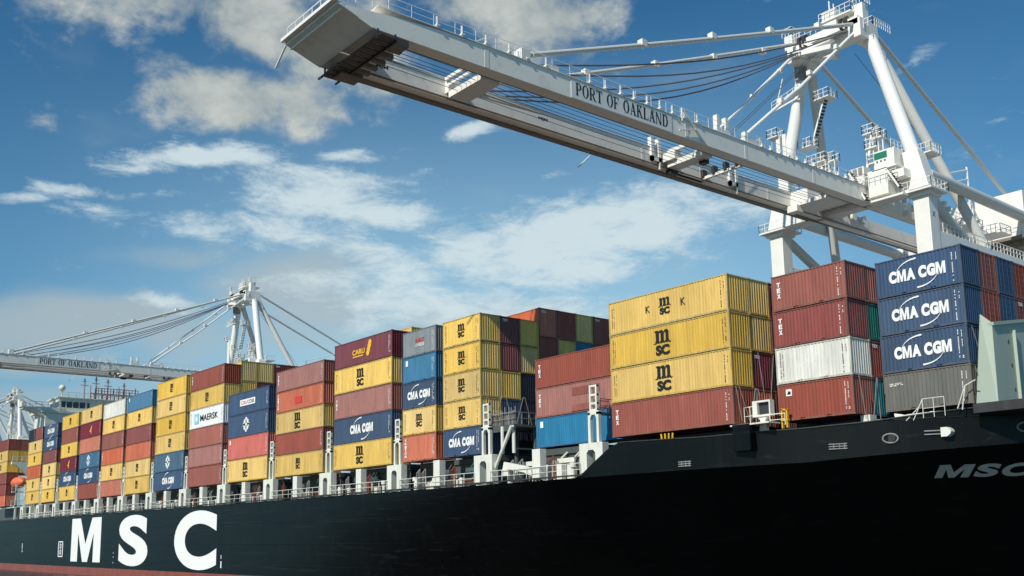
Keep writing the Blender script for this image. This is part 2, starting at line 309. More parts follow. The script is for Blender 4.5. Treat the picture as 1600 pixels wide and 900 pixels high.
def bold_word(mb, s, x0, x1, z0, z1, y=0.0, shear=0.0, fn=None, off=0.06, th=0.004, gap=0.09):
    """heavy sans lettering; M is drawn as one outline, the others from the thickened font"""
    wd = {'C': 0.80, 'G': 0.84, 'M': 0.92, 'A': 0.88, 'S': 0.78, ' ': 0.22}
    tot = sum(wd[c] for c in s)+gap*(len(s)-1); k = (x1-x0)/tot; x = x0; H = z1-z0
    f = fn or (lambda a, b_, d: (a, y-d, b_))
    for c in s:
        w_ = wd[c]*k
        if c == 'M':
            n = len(M_OUT); vs = []
            for d in (th, -th): vs += [f(x+p[0]*w_+shear*H*p[1], z0+p[1]*H, d) for p in M_OUT]
            mb.add(vs, [tuple(range(n)), tuple(range(2*n-1, n-1, -1))]+[(i, n+i, n+(i+1) % n, (i+1) % n) for i in range(n)])
        elif c != ' ':
            ov = 0.012*H if c in 'CGS' else 0
            fit_text(mb, c, x, x+w_, z0-ov, z1+ov, y, off, 0, fn=(lambda a, b_, d: f(a+shear*(b_-z0), b_, d)), th=th)
        x += w_+gap*k
    return mb
def fit_text(mb, s, x0, x1, z0, z1, y=0.0, offset=0.0, shear=0.0, ax='y', spacing=1.0, fn=None, th=0.004):
    vs, fs = text_verts(s, 1.0, offset, shear, th, spacing)
    ax0, ax1 = min(v.x for v in vs), max(v.x for v in vs); ay0, ay1 = min(v.y for v in vs), max(v.y for v in vs)
    out = []
    for v in vs:
        a = x0+(v.x-ax0)/(ax1-ax0)*(x1-x0); bb = z0+(v.y-ay0)/(ay1-ay0)*(z1-z0)
        if fn: out.append(fn(a, bb, v.z))
        elif ax == 'y': out.append((a, y-v.z, bb))
        else: out.append((y+v.z, a, bb))
    return mb.add(out, fs)

# ------------------------------------------------------------------ setting: water, quay
wm = mat('harbour_water', (0.012, 0.020, 0.022), 0.12, var=0.2, scale=0.1, spec=0.5)
t = wm.node_tree; n1 = t.nodes.new('ShaderNodeTexNoise'); n1.inputs['Scale'].default_value = 0.5; n1.inputs['Detail'].default_value = 6
c1 = t.nodes.new('ShaderNodeTexCoord'); t.links.new(c1.outputs['Object'], n1.inputs['Vector'])
b1 = t.nodes.new('ShaderNodeBump'); b1.inputs['Strength'].default_value = 0.7; b1.inputs['Distance'].default_value = 0.6; t.links.new(n1.outputs['Fac'], b1.inputs['Height']); t.links.new(b1.outputs[0], t.nodes['Principled BSDF'].inputs['Normal'])
w = MB().add([(-9000, -6000, -13.4), (6000, -6000, -13.4), (6000, 9000, -13.4), (-9000, 9000, -13.4)], [(0, 1, 2, 3)]).build('water', wm); tag(w, kind='structure')
q = MB().box((-2500, 48, -14.5), (900, 3500, -9.6)).build('quay', mCON); tag(q, kind='structure')

# ------------------------------------------------------------------ containers
def corr(L, H, y_out, depth, x0=0.06, z0=0.16, z1=None, pitch=0.278, sgn=1):
    """zigzag sheet in XZ at y; returns verts, faces"""
    z1 = z1 or H-0.10; xs = []; x = x0; nP = max(3, round((L-2*x0)/pitch)); p = (L-2*x0)/nP
    for i in range(nP):
        xs += [(x, 0), (x+p*0.26, 0), (x+p*0.5, depth), (x+p*0.76, depth)]; x += p
    xs.append((L-x0, 0))
    vs = []; fs = []
    for (a, d) in xs: vs += [(a, y_out+sgn*d, z0), (a, y_out+sgn*d, z1)]
    for i in range(len(xs)-1): fs.append((2*i, 2*i+2, 2*i+3, 2*i+1))
    return vs, fs
CW = 2.438
MC = {}
def cmeshes(L, H):
    k = (round(L, 2), round(H, 2))
    if k in MC: return MC[k]
    s20 = L < 8
    mb = MB(); mb.add(*corr(L, H, 0.022, 0.040)); side = mb.mesh('side_panel')
    mb = MB(); vs, fs = corr(CW, H, 0.022, 0.045, 0.07, 0.16, H-0.12); mb.add([(L-v[1], v[0], v[2]) for v in vs], fs); end = mb.mesh('end_panel')
    mb = MB(); mb.box((0.05, 0.10, 0.05), (L-0.10, CW-0.02, 0.14)); mb.box((0.04, CW-0.05, 0.14), (L-0.05, CW-0.012, H-0.03)); mb.box((0.02, 0.03, 0.14), (0.05, CW-0.06, H-0.04))
    mb.box((0.06, 0.06, H-0.06), (L-0.06, CW-0.06, H-0.02)); shell = mb.mesh('shell')
    mb = MB(); g = 0.16
    for x in (0, L-g):
        for y in (0, CW-g):
            mb.box((x+0.01*(x == 0), y+0.006, 0.11), (x+g-0.01*(x > 0)-0.03*(x == 0)+0.0, y+g-0.006, H-0.11))
            for z in (0, H-0.118): mb.box((x-0.004, y-0.008, z), (x+g+0.016, y+g-0.004, z+0.118))
    for y in (0.0, CW-0.07):
        mb.box((g, y+0.004, H-0.10), (L-g, y+0.064, H-0.022))
        if s20:
            c = L/2
            for a, b2 in ((g, c-1.22), (c-0.86, c+0.86), (c+1.22, L-g)): mb.box((a, y+0.003, 0.02), (b2, y+0.065, 0.165))
        else: mb.box((g, y+0.003, 0.02), (L-g, y+0.065, 0.165))
    for x in (0.0, L-0.08):
        mb.box((x+0.004, g, H-0.13), (x+0.076, CW-g, H-0.02)); mb.box((x+0.004, g, 0.02), (x+0.076, CW-g, 0.165))
    fr = mb.mesh('frame')
    # door end: two leaves, four lock rods
    mb = MB()
    mb.box((L-0.06, 0.14, 0.17), (L-0.035, CW/2-0.01, H-0.14)); mb.box((L-0.06, CW/2+0.01, 0.17), (L-0.035, CW-0.14, H-0.14))
    for i in range(1, 6):
        z = 0.17+i*(H-0.3)/6
        mb.box((L-0.034, 0.2, z-0.05), (L-0.022, CW-0.2, z+0.02))
    for y in (0.38, 0.88, 1.55, 2.05):
        mb.tube((L-0.006, y, 0.05), (L-0.006, y, H-0.05), 0.018, 6)
    door = mb.mesh('door')
    MC[k] = dict(side=side, end=end, shell=shell, frame=fr, door=door); return MC[k]

LG = {}
def lg(key, fn):
    if key not in LG: mb = MB(); fn(mb); LG[key] = mb.mesh(key.split('|')[0])
    return LG[key]
def m_logo(mb, w=1.35, h=1.85, y=-0.006):
    """slab serif m over bold SC, centred on x=0,z=0; w,h full size"""
    y0, y1 = y-0.004, y+0.004; zt = h/2; zb = h*0.02; st = w*0.19
    bx = [-w*0.42, -w*0.095, w*0.23]
    for i, x in enumerate(bx):
        mb.box((x, y0, zb+0.02), (x+st, y1, zt-h*0.05*(i > 0)))
        mb.box((x-w*0.045, y0-0.001, zb+0.02), (x+st+w*0.035, y1, zb+h*0.055))
    mb.box((bx[0]-w*0.07, y0-0.001, zt-h*0.05), (bx[0]+st, y1, zt))
    for i in (0, 1):
        a, c = bx[i]+st, bx[i+1]; mb.prism([(a-0.01, zt-h*0.15), (a+w*0.03, zt-h*0.06), (a+(c-a)*0.6, zt-h*0.005), (c+st*0.6, zt-h*0.0), (c+st, zt-h*0.07), (c, zt-h*0.12), (a+(c-a)*0.5, zt-h*0.09)], 'y', y0+0.001, y1-0.001)
    mb.prism([(-w*0.62, zb-h*0.035), (-w*0.5, zb-h*0.015), (-w*0.38, zb+h*0.005), (w*0.42, zb+h*0.005), (w*0.52, zb-h*0.02), (w*0.62, zb), (w*0.5, zb-h*0.055), (w*0.36, zb-h*0.025), (-w*0.36, zb-h*0.025), (-w*0.5, zb-h*0.05)], 'y', y0, y1)
    fit_text(mb, 'SC', -w*0.45, w*0.45, -h/2, -h*0.09, y, 0.055)
def cma(mb, w, y=-0.006):
    h = w*0.205
    bold_word(mb, 'CMA CGM', -w/2, w/2, -h/2, h/2, y, off=0.075, gap=0.05)
    for sg in (1, -1):
        n = 14
        for i in range(n):
            def pt(k, o): a = R(165-76*k/n); return (sg*(w*0.0+(w*0.37+o)*math.cos(a)), sg*(w*0.015+(w*0.235+o)*math.sin(a)))
            w0, w1 = w*(0.003+0.011*(i/n)), w*(0.003+0.011*((i+1)/n))
            mb.prism([pt(i, -w0), pt(i, w0), pt(i+1, w1), pt(i+1, -w1)], 'y', y-0.004, y+0.004)
def stack_text(mb, s, h, w, y=-0.006):
    n = len(s)
    for i, ch in enumerate(s):
        z1 = h/2-i*h/n; fit_text(mb, ch, -w/2, w/2, z1-h/n*0.82, z1, y, 0.05)
def marks(mb, cols, seed, y=-0.004):
    rr = random.Random(seed)
    for x, z0, z1, w in cols:
        z = z1
        while z > z0:
            l = rr.uniform(0.05, 0.11)
            if rr.random() < 0.82: mb.box((x-w/2, y-0.003, z-l), (x+w/2*rr.uniform(0.5, 1), y+0.004, z))
            z -= l+0.03
def emblem(mb, r, y=-0.006):
    for a in range(0, 360, 45):
        if a in (90, 270): continue
        mb.ring(0, 0, r*0.30, r*(1.0 if a % 90 == 0 else 0.92), y-0.003, y+0.004, a-19, a+19, 4)
    for a in (90, 270): mb.ring(0, 0, r*0.55, r*1.02, y-0.003, y+0.004, a-16, a+16, 4)
    mb.box((-r*0.95, y-0.003, -r*0.12), (r*0.95, y+0.003, r*0.14))
def bird(mb, s, y=-0.006):
    mb.prism([(-1*s, -0.35*s), (-0.25*s, -0.05*s), (-0.1*s, 0.25*s), (0.45*s, 0.75*s), (0.85*s, 1.0*s), (0.7*s, 0.45*s), (0.35*s, -0.1*s), (0.55*s, -0.8*s), (0.2*s, -1.0*s), (0.05*s, -0.4*s), (-0.3*s, -0.38*s)], 'y', y-0.004, y+0.004)
def bean(mb, s, y=-0.006):
    for cx, cz, rr in ((-0.2, -0.7, 0.42), (0.0, -0.2, 0.45), (0.2, 0.3, 0.45), (0.35, 0.75, 0.42)):
        mb.prism([(s*(cx+rr*math.cos(R(k*30))), s*(cz+rr*math.sin(R(k*30)))) for k in range(12)], 'y', y-0.004-cz*0.001, y+0.004)

YB = ('yellow', 'm'); ROWP = 2.5
CNAME = dict(yellow='yellow', brick='brick red', rose='faded red', dkred='dark red', orange='orange', coral='bright red', maroon='maroon', navy='navy blue', ink='very dark navy',
             steel='steel blue', blue='light blue', grey='weathered grey', lgrey='pale blue grey', white='off white', snow='clean white', teal='teal', green='green')
LOGOTXT = {'m': 'black m logo', 'M': 'large black m logo', 'cma': 'white lettering and arcs', 'tex': 'white upright letters at left', 'long': 'white upright letters at left', 'emb': 'white round emblem',
           'bird': 'yellow bird mark', 'caru': 'yellow wordmark', 'sign': 'white name panel', 'maersk': 'black wordmark and pale blue star', 'redsq': 'small red square', 'redwht': 'small red and white mark', 'sq': 'small white square', 'dots': 'small white marks', 'pic': 'small square picture sign', 'patch': 'darker patches', 'tiny': 'small faint white lettering', None: 'plain side'}
def container(x, y, z, L, H, col, logo, label, group, end='corr', zoom=1.0, near=True, detail=True):
    ms = cmeshes(L, H)
    o = empty('shipping_container', (x+random.uniform(-0.03, 0.03), y+random.uniform(-0.025, 0.025), z), label, 'shipping container', group)
    m = CM[col]; f = FR[col]
    obj('frame', ms['frame'], f, o); obj('side_panel', ms['side'], m, o); obj('shell', ms['shell'], m, o)
    if end == 'door': obj('door', ms['door'], m, o)
    else: obj('end_panel', ms['end'], m, o)
    def put(key, fn, mt, cx, cz, nm='logo'):
        me = lg(nm+'|'+key, fn); l = obj(nm, me, mt, o); l.location = (cx, 0, cz); return l
    c = L/2; hz = H/2
    if logo == 'm': put('m1', lambda mb: m_logo(mb, 1.15, 1.30), mBLK, c, hz+0.08)
    elif logo == 'M': put('m2', lambda mb: m_logo(mb, 1.55, 1.95), mBLK, c-0.4, hz)
    elif logo == 'cma': put('cma%d' % (L < 8), lambda mb: cma(mb, 4.05 if L < 8 else 4.8), mWHT, c-0.05, hz)
    elif logo == 'tex': put('tex', lambda mb: stack_text(mb, 'TEX', 1.25, 0.30), mWHT, 0.62, hz+0.15)
    elif logo == 'long': put('long', lambda mb: stack_text(mb, 'CRONOS' if L < 8 else 'TRITON', 1.95, 0.34), mWHT, 0.62, hz)
    elif logo == 'emb': put('emb', lambda mb: emblem(mb, 0.95), mWHT, c-0.4, hz)
    elif logo == 'bird': put('bird', lambda mb: bird(mb, 0.85), mYEL, c+0.2, hz)
    elif logo == 'caru':
        put('caru', lambda mb: (fit_text(mb, 'CARU', -2.1, 0.55, -0.35, 0.25, -0.006, 0.04), mb.box((-2.0, -0.010, -0.62), (0.2, -0.002, -0.48))), mYEL, c, hz+0.05)
        put('bean', lambda mb: bean(mb, 0.78), mYEL, c+1.35, hz+0.15)
    elif logo == 'sign':
        put('signp', lambda mb: mb.box((-2.3, -0.008, -0.42), (2.3, 0.002, 0.42)), mWHT, c-0.2, hz, 'sign_panel')
        put('signr', lambda mb: fit_text(mb, 'CAU', -2.0, -0.1, -0.25, 0.25, -0.014, 0.02), mRED, c-0.2, hz)
        put('signb', lambda mb: fit_text(mb, 'COSK', 0.05, 2.1, -0.25, 0.25, -0.014, 0.02), mBLK, c-0.2, hz)
    elif logo == 'maersk':
        put('mk', lambda mb: fit_text(mb, 'MAERSK', -2.6, 3.6, -0.48, 0.42, -0.006, 0.012), mBLK, c+0.5, hz)
        put('mks', lambda mb: mb.box((-0.75, -0.008, -0.75), (0.75, 0.002, 0.75)), mCYA, c-3.4, hz)
        def star(mb):
            for k in range(7):
                a = 2*math.pi*k/7+math.pi/2; mb.prism([(0.6*math.cos(a), 0.6*math.sin(a)), (0.24*math.cos(a+0.45), 0.24*math.sin(a+0.45)), (0, 0), (0.24*math.cos(a-0.45), 0.24*math.sin(a-0.45))], 'y', -0.013, -0.004)
        put('mkw', star, mWHT, c-3.4, hz)
    elif logo == 'redsq': put('rs', lambda mb: mb.box((-0.85, -0.007, -0.45), (0.85, 0.0, 0.4)), mRED, c-0.2, hz-0.1, 'patch'); put('long', lambda mb: stack_text(mb, 'TRITON', 1.95, 0.34), mWHT, 0.62, hz)
    elif logo == 'redwht':
        put('rw1', lambda mb: marks(mb, [(-0.6+0.2*i, -0.0, 0.42, 0.14) for i in range(8)], 5, -0.008), mRED, c, hz); put('rw2', lambda mb: marks(mb, [(-0.5+0.2*i, -0.42, -0.08, 0.13) for i in range(8)], 6, -0.008), mWHT, c, hz)
    elif logo == 'sq': put('sq', lambda mb: mb.box((-0.2, -0.008, -0.28), (0.2, 0.0, 0.28)), mWHT, 0.8, H-0.62, 'marking')
    elif logo == 'pic':
        put('pic', lambda mb: mb.box((-0.24, -0.008, -0.24), (0.24, 0.0, 0.24)), mWHT, 0.95, H-0.62, 'sign_panel'); put('pic2', lambda mb: mb.prism([(-0.16, -0.14), (0.16, -0.14), (0.16, 0.02), (0.0, 0.15), (-0.1, -0.02)], 'y', -0.012, -0.006), mBLK, 0.95, H-0.62)
    elif logo == 'patch':
        for i, (px, pz, pw, ph) in enumerate(((6.6, 1.9, 1.7, 0.35), (7.0, 0.42, 2.2, 0.32))): put('pt%d' % i, lambda mb: mb.box((-pw, 0.003, -ph), (pw, 0.012, ph)), CM['brick'], px, pz, 'patch')
        put('tex', lambda mb: stack_text(mb, 'TEX', 1.25, 0.30), mWHT, 0.62, hz+0.15)
    elif logo == 'tiny': put('ty', lambda mb: marks(mb, [(-0.45+0.1*i, -0.1-0.02*(i % 3), 0.06, 0.07) for i in range(10)], 9), mWHT, 0.95, H-0.75, 'marking')
    if detail:
        dark = col in ('yellow', 'white', 'snow')
        mm = mBLK if dark else mWHT
        sd_ = random.randint(0, 3)
        xr = L-0.62
        put('num%d_%d' % (sd_, L < 8), lambda mb: marks(mb, [(0, -1.0, 0.95, 0.07), (0.28, 0.3, 0.95, 0.05)] if sd_ % 2 else [(0, -0.9, 0.95, 0.06), (0.24, -0.2, 0.9, 0.05), (0.24, -0.9, -0.5, 0.09)], sd_), mm, xr, hz, 'marking')
        if dark: put('numl%d' % sd_, lambda mb: marks(mb, [(0, -0.95, 0.95, 0.05), (0.2, -0.8, 0.9, 0.045)], sd_+20), mm, 0.42, hz, 'marking')
    return o
ORD = ['bottom', 'second', 'third', 'fourth', 'fifth', 'sixth']
def lev(i, n): return 'top' if i == n-1 else ('bottom' if i == 0 else ORD[i]+'-level')
seen = {}
def uniq(lab):
    seen[lab] = seen.get(lab, 0)+1
    assert seen[lab] == 1, lab
    return lab
def stack(xl, xr, y, z0, top, items, phrase, group='containers in the outer row along the ship side', ends=None, skip=0):
    n = len(items); H = (top-z0)/n
    for i, (c0, l0) in enumerate(items):
        if i < skip: continue
        lt_ = LOGOTXT.get(l0, '')
        lab = '%s container%s, %s of %s' % (CNAME[c0], ', '+lt_ if l0 and l0 != 'patch' else '', lev(i, n), phrase)
        e = (ends[i] if ends else 'corr')
        container(xl, y, z0+i*H, xr-xl, H-0.025, c0, l0, uniq(lab), group, e)
OR = ['first', 'second', 'third', 'fourth', 'fifth', 'sixth', 'seventh', 'eighth', 'ninth', 'tenth', 'eleventh', 'twelfth', 'thirteenth', 'fourteenth', 'fifteenth', 'sixteenth', 'seventeenth']
m1, Mb = ('yellow', 'm'), ('yellow', 'M')
ST = [ # xl, xr, y, z0, top, items bottom -> top
 (-221.6, -211.9, 0, 0.30, 16.0, [m1, m1, m1, ('dkred', 'dots'), ('navy', 'cma'), ('navy', 'cma')]),
 (-209.1, -198.6, 0, 0.20, 16.75, [m1, ('navy', 'cma'), ('maroon', 'bird'), m1, ('brick', None), m1]),
 (-197.0, -185.1, 0, 0.08, 16.85, [('brick', None), ('navy', 'cma'), ('steel', 'emb'), ('orange', None), ('maroon', 'bird'), m1]),
 (-183.95, -172.7, 0, 0.05, 16.45, [('orange', None), m1, ('orange', 'tex'), ('brick', None), m1, ('white', None)]),
 (-171.4, -159.8, 0, 0.0, 16.45, [m1, m1, ('orange', None), ('dkred', 'dots'), m1, ('blue', 'sq')]),
 (-157.8, -145.9, 0, 0.0, 17.0, [('navy', 'cma'), ('steel', 'emb'), m1, m1, m1, m1]),
 (-144.1, -132.2, 0, 0.0, 16.82, [('brick', None), ('rose', None), ('rose', 'dots'), ('snow', 'maersk'), m1, ('brick', 'tex')]),
 (-130.4, -118.2, 0, 0.0, 11.98, [Mb, ('coral', 'sq'), ('navy', 'emb'), ('navy', 'sign')]),
 (-116.1, -103.9, 0, 0.0, 13.28, [m1, ('brick', None), Mb, ('orange', 'redsq'), ('rose', 'tex')]),
 (-101.4, -89.2, 0, 0.0, 14.4, [Mb, ('navy', 'cma'), ('rose', 'tex'), Mb, ('maroon', 'caru')]),
 (-87.15, -81.15, 0, 0.0, 13.55, [('orange', 'long'), m1, ('navy', 'cma'), ('blue', 'sq'), ('lgrey', 'redwht')]),
 (-79.93, -73.87, 0, 0.0, 13.46, [('navy', 'cma'), m1, m1, m1, m1]),
 (-68.9, -56.75, 2.5, 0.22, 8.38, [('blue', 'sq'), ('rose', 'patch'), ('brick', 'tex')]),
 (-56.72, -44.6, 0, 0.06, 11.08, [('brick', 'tex'), Mb, Mb, m1]),
 (-42.62, -36.6, 2.5, 0.13, 10.68, [('brick', 'pic'), ('white', None), ('dkred', 'tex'), ('brick', 'tex')]),
 (-36.5, -30.35, 6.1, 0.40, 10.95, [('grey', 'tiny'), ('navy', 'cma'), ('navy', 'cma'), ('navy', 'cma')]),
]
for i, (xl, xr, y, z0, top, it) in enumerate(ST):
    stack(xl, xr, y, z0, top, it, '%s stack from left' % OR[i+1])
# first stack: the top level is two short containers
stack(-233.5, -222.9, 0, 0.3, 0.3+2.66*5, [m1, m1, ('orange', None), m1, m1], 'leftmost stack before the bridge')
container(-233.6, 0, 13.6, 4.9, 2.62, 'ink', None, 'dark navy short container, left half of the leftmost stack top', 'containers in the outer row along the ship side')
container(-228.5, 0, 13.6, 5.6, 2.62, 'dkred', None, 'dark red short container, right half of the leftmost stack top', 'containers in the outer row along the ship side')
# stack behind the bridge
ig = 'containers in the inner rows'
stack(-262.9, -250.9, 0, 0.5, 15.9, [('orange', None), ('dkred', None), ('dkred', None), m1, m1, ('dkred', None)], 'outer stack behind the bridge', 'containers aft of the bridge')
for r_, its in enumerate([['brick', 'dkred', 'yellow', 'yellow', 'yellow', 'dkred'], ['dkred', 'dkred', 'brick', 'yellow', 'yellow', 'yellow'], ['dkred', 'brick', 'dkred', 'dkred', 'yellow', 'yellow']]):
    stack(-262.9, -250.9, ROWP*(r_+1), 0.5, 15.9, [(a, None) for a in its], '%s inner row behind bridge' % OR[r_], 'containers aft of the bridge', skip=3)
def inner(xl, xr, y0, z0, top, rows, where, skip=0, ends='corr', tags=None):
    for r_, its in enumerate(rows):
        y = y0+ROWP*r_
        n = len(its); H = (top-z0)/n
        for i, c0 in enumerate(its):
            if i < skip or c0 is None: continue
            lab = uniq('%s container, %s level, %s row %s' % (CNAME[c0], lev(i, n).replace('-level', ''), OR[r_], where))
            e = ends if isinstance(ends, str) else ends[(r_+i) % len(ends)]
            o = container(xl, y, z0+i*H, xr-xl, H-0.025, c0, None, lab, ig, e, detail=False)
            if (r_+i) % 3 == 1 and c0 not in ('yellow', 'navy', 'ink'):
                l = lg('marking|endtx', lambda mb: fit_text(mb, 'TEX', 0.25, 0.95, -0.1, 0.14, 0.0, 0.03, ax='x')); k = obj('marking', l, mWHT, o); k.location = (xr-xl+0.002, 0, H-0.42)
inner(-79.93, -73.87, 2.5, 0, 13.46, [['ink', 'navy', 'yellow', 'dkred', 'dkred'], ['ink', 'ink', 'ink', 'yellow', 'yellow']], 'inboard of four yellow containers')
inner(-79.93, -73.87, 7.5, 0.1, 14.93, [['dkred', 'ink', 'dkred', 'brick', 'orange'], ['ink', 'navy', 'brick', 'yellow', 'brick'], ['ink', 'dkred', 'yellow', 'blue', 'yellow'], ['dkred', 'ink', 'dkred', 'brick', 'brick'], ['ink', 'ink', 'navy', 'yellow', 'brick']], 'in tall group behind faded red container', skip=1)
inner(-144.1, -132.2, 2.5, 0, 17.4, [['dkred', 'navy', 'yellow', 'yellow', 'yellow', 'yellow'], ['dkred', 'navy', 'brick', 'yellow', 'dkred', 'yellow'], ['dkred', 'navy', 'brick', 'dkred', 'dkred', 'dkred'], ['brick', 'navy', 'dkred', 'dkred', 'brick', 'brick'], ['dkred', 'navy', 'dkred', 'dkred', 'brick', 'dkred'], ['dkred', 'navy', 'dkred', 'dkred', 'brick', 'yellow']], 'above blue container with name panel', skip=3)
inner(-101.4, -89.2, 2.5, 0, 15.0, [['dkred', 'navy', 'yellow', 'dkred', 'yellow'], ['dkred', 'navy', 'yellow', 'dkred', 'yellow']], 'behind maroon container', skip=3)
inner(-56.72, -44.6, 2.5, 0.06, 11.08, [['orange', 'maroon', 'yellow', 'yellow'], ['dkred', 'ink', 'brick', 'dkred'], ['ink', 'dkred', 'navy', 'ink']], 'inboard of big yellow stack')
inner(-42.62, -36.6, 5.0, 0.13, 10.68, [['teal', 'brick', 'green', 'rose']], 'inboard of red and white stack')
inner(-36.5, -30.35, 8.6, 0.40, 10.95, [['ink', 'ink', 'brick', 'brick'], ['dkred', 'ink', 'navy', 'navy'], ['ink', 'dkred', 'dkred', 'brick'], ['navy', 'ink', 'navy', 'navy'], ['ink', 'dkred', 'dkred', 'brick'], ['dkred', 'ink', 'navy', 'navy'], ['ink', 'dkred', 'dkred', 'brick']], 'inboard beside pale breakwater', skip=1, ends='door')

for o_ in list(COL.objects):
    if o_.get('label') == 'yellow container, black m logo, top of fourteenth stack from left' or o_.get('label') == 'yellow container, black m logo, top of fifteenth stack from left':
        if abs(o_.location.x+56.72) < 0.2:
            for xk in (4.3, 7.9):
                l_ = obj('marking', lg('marking|kk', lambda mb: fit_text(mb, 'K', -0.22, 0.22, -0.28, 0.28, -0.006)), mBLK, o_); l_.location = (xk, 0, 1.45)
# ------------------------------------------------------------------ the ship
ship = empty('container_ship', (-150, 22.8, -13.4), 'long black hulled container ship loaded with coloured containers, white letters on its side', 'container ship')
SO = (-150, 22.8, -13.4)
def lerp_tab(tab, x):
    if x <= tab[0][0]: return tab[0][1]
    for (a, b0), (c, d0) in zip(tab, tab[1:]):
        if x <= c:
            t_ = (x-a)/(c-a); return b0+(d0-b0)*t_
    return tab[-1][1]
YT = [(-400, -0.6), (-54, -0.6), (-50, -0.4), (-46, 0.05), (-42, 0.9), (-38, 2.3), (-35, 3.7), (-32, 5.5), (-28, 8.5), (-24, 11.3), (-18, 15), (-10, 19.4), (-4, 22.6)]
ZK = [(-400, -2.75), (-60, -2.95), (-40, -2.9), (-32, -2.4), (-28, -2.15), (-4, -0.6)]
INS = [(-400, 0), (-112, 0), (-102, 0.7), (-94, 2.4), (-86, 5.0), (-78, 8.2), (-70, 11.4), (-62, 14.0), (-54, 16.0), (-46, 17.2), (-38, 18.0), (-30, 17), (-20, 14), (-10, 6), (-4, 0.5)]
POW = [(-400, 1), (-112, 2.2), (-92, 1.7), (-74, 1.2), (-62, 0.95), (-45, 0.85), (-4, 0.85)]
def hull_y(x, z):
    zk = lerp_tab(ZK, x); t_ = max(0.0, min(1.3, (zk-z)/(zk+14.0)))
    return lerp_tab(YT, x)+lerp_tab(INS, x)*t_**lerp_tab(POW, x)
xs = [-330, -300, -270, -240, -210, -180, -160, -140, -125, -115]+[-110+2*i for i in range(25)]+[-60+1*i for i in range(57)]
zs = [0, 0.02, 0.05, 0.1, 0.16, 0.23, 0.3, 0.4, 0.5, 0.6, 0.7, 0.8, 0.9, 1.0]
def hz(x, k): zk = lerp_tab(ZK, x); return zk+(-15.5-zk)*k
mb = MB(SO); mb.sm = True
vs = []; nz_ = len(zs)
for x in xs:
    for k in zs: z = hz(x, k); vs.append((x, hull_y(x, z), z))
for x in xs:
    for k in zs: z = hz(x, k); vs.append((x, 45.6-hull_y(x, z), z))
fs = []; o2 = len(xs)*nz_
for i in range(len(xs)-1):
    for j in range(nz_-1):
        a = i*nz_+j; fs.append((a, a+1, a+nz_+1, a+nz_)); fs.append((o2+a, o2+a+nz_, o2+a+nz_+1, o2+a+1))
fs.append(tuple(range(nz_))+tuple(range(o2+nz_-1, o2-1, -1)))
mb.add(vs, fs)
hull = mb.build('hull', mHULL, ship)
# hull material works in world heights: shift object coordinates by the parent's base
for m_, z_ in ((mHULL, -12.08),):
    for n_ in m_.node_tree.nodes:
        if n_.type == 'MATH' and n_.operation == 'LESS_THAN': n_.inputs[1].default_value = z_+13.4
# main deck and hatch structure
mb = MB(SO)
for a, b0 in zip(xs, xs[1:]):
    za = lerp_tab(ZK, a)-0.03; zb_ = lerp_tab(ZK, b0)-0.03
    mb.add([(a, hull_y(a, za)+0.05, za), (b0, hull_y(b0, zb_)+0.05, zb_), (b0, 45.5-hull_y(b0, zb_), zb_), (a, 45.5-hull_y(a, za), za)], [(0, 1, 2, 3)])
mb.build('deck', mSHG, ship)
for a, b0 in ((-233.5, -222.9), (-221.6, -211.9), (-209.1, -198.6), (-197, -185.1), (-184, -172.7), (-171.4, -159.8), (-157.8, -145.9), (-144.1, -132.2), (-130.4, -118.2), (-116.1, -103.9), (-101.4, -89.2), (-87.1, -73.9), (-68.9, -60.7)):
    MB(SO).box((a+0.1, 2.45, -2.9), (b0-0.1, 43.2, -0.32)).box((a-0.1, 2.25, -0.55), (b0+0.1, 43.4, -0.02 if a > -190 else 0.05)).build('hatch_coaming', mSHG, ship)
MB(SO).box((-56.5, 1.9, -2.9), (-44.8, 43, -0.12)).build('hatch_coaming', mDK, ship)
MB(SO).box((-42.5, 4.4, -2.9), (-36.7, 41, -0.1)).build('hatch_coaming', mDK, ship)
MB(SO).box((-36.4, 8.2, -2.6), (-30.5, 37, 0.2)).build('hatch_coaming', mDK, ship)
MB(SO).box((-300, 3, -2.9), (-251, 42, 0.3)).build('hatch_coaming', mSHG, ship)
# sheer strake lip
MB(SO).box((-330, -0.72, -2.80), (-59.6, -0.45, -2.68)).build('deck_edge', mDK, ship)
# bulwark at the bow
BT = [(-60.5, -2.95), (-59.5, -2.55), (-58.6, -2.0), (-57.4, -1.3), (-56.4, -0.75), (-55.4, -0.45), (-54, -0.5), (-47, -0.68), (-40, -0.62), (-36, -0.45), (-32, 0.0), (-28, 0.38), (-24, 0.7), (-14, 1.3), (-4, 2.2)]
mb = MB(SO); mb.sm = True; vs = []; bx_ = [-60.5+0.5*i for i in range(14)]+[-53.5+1*i for i in range(50)]
for x in bx_:
    zt_ = lerp_tab(BT, x); zk = lerp_tab(ZK, x)-0.02; yt = lerp_tab(YT, x)
    vs += [(x, yt-0.03, zk), (x, yt-0.08, max(zt_, zk+0.02)), (x, yt+0.20, max(zt_, zk+0.02)), (x, yt+0.25, zk)]
fs = []
for i in range(len(bx_)-1):
    a = 4*i
    for j in range(3): fs.append((a+j, a+j+1, a+j+5, a+j+4))
mb.add(vs, fs); mb.build('bulwark', mHULL, ship)
mb = MB(SO)
for a, b0 in zip(bx_[10:], bx_[11:]): mb.bar((a, lerp_tab(YT, a)+0.06, lerp_tab(BT, a)+0.03), (b0, lerp_tab(YT, b0)+0.06, lerp_tab(BT, b0)+0.03), 0.4, 0.07)
mb.build('bulwark_rail', mDK, ship)
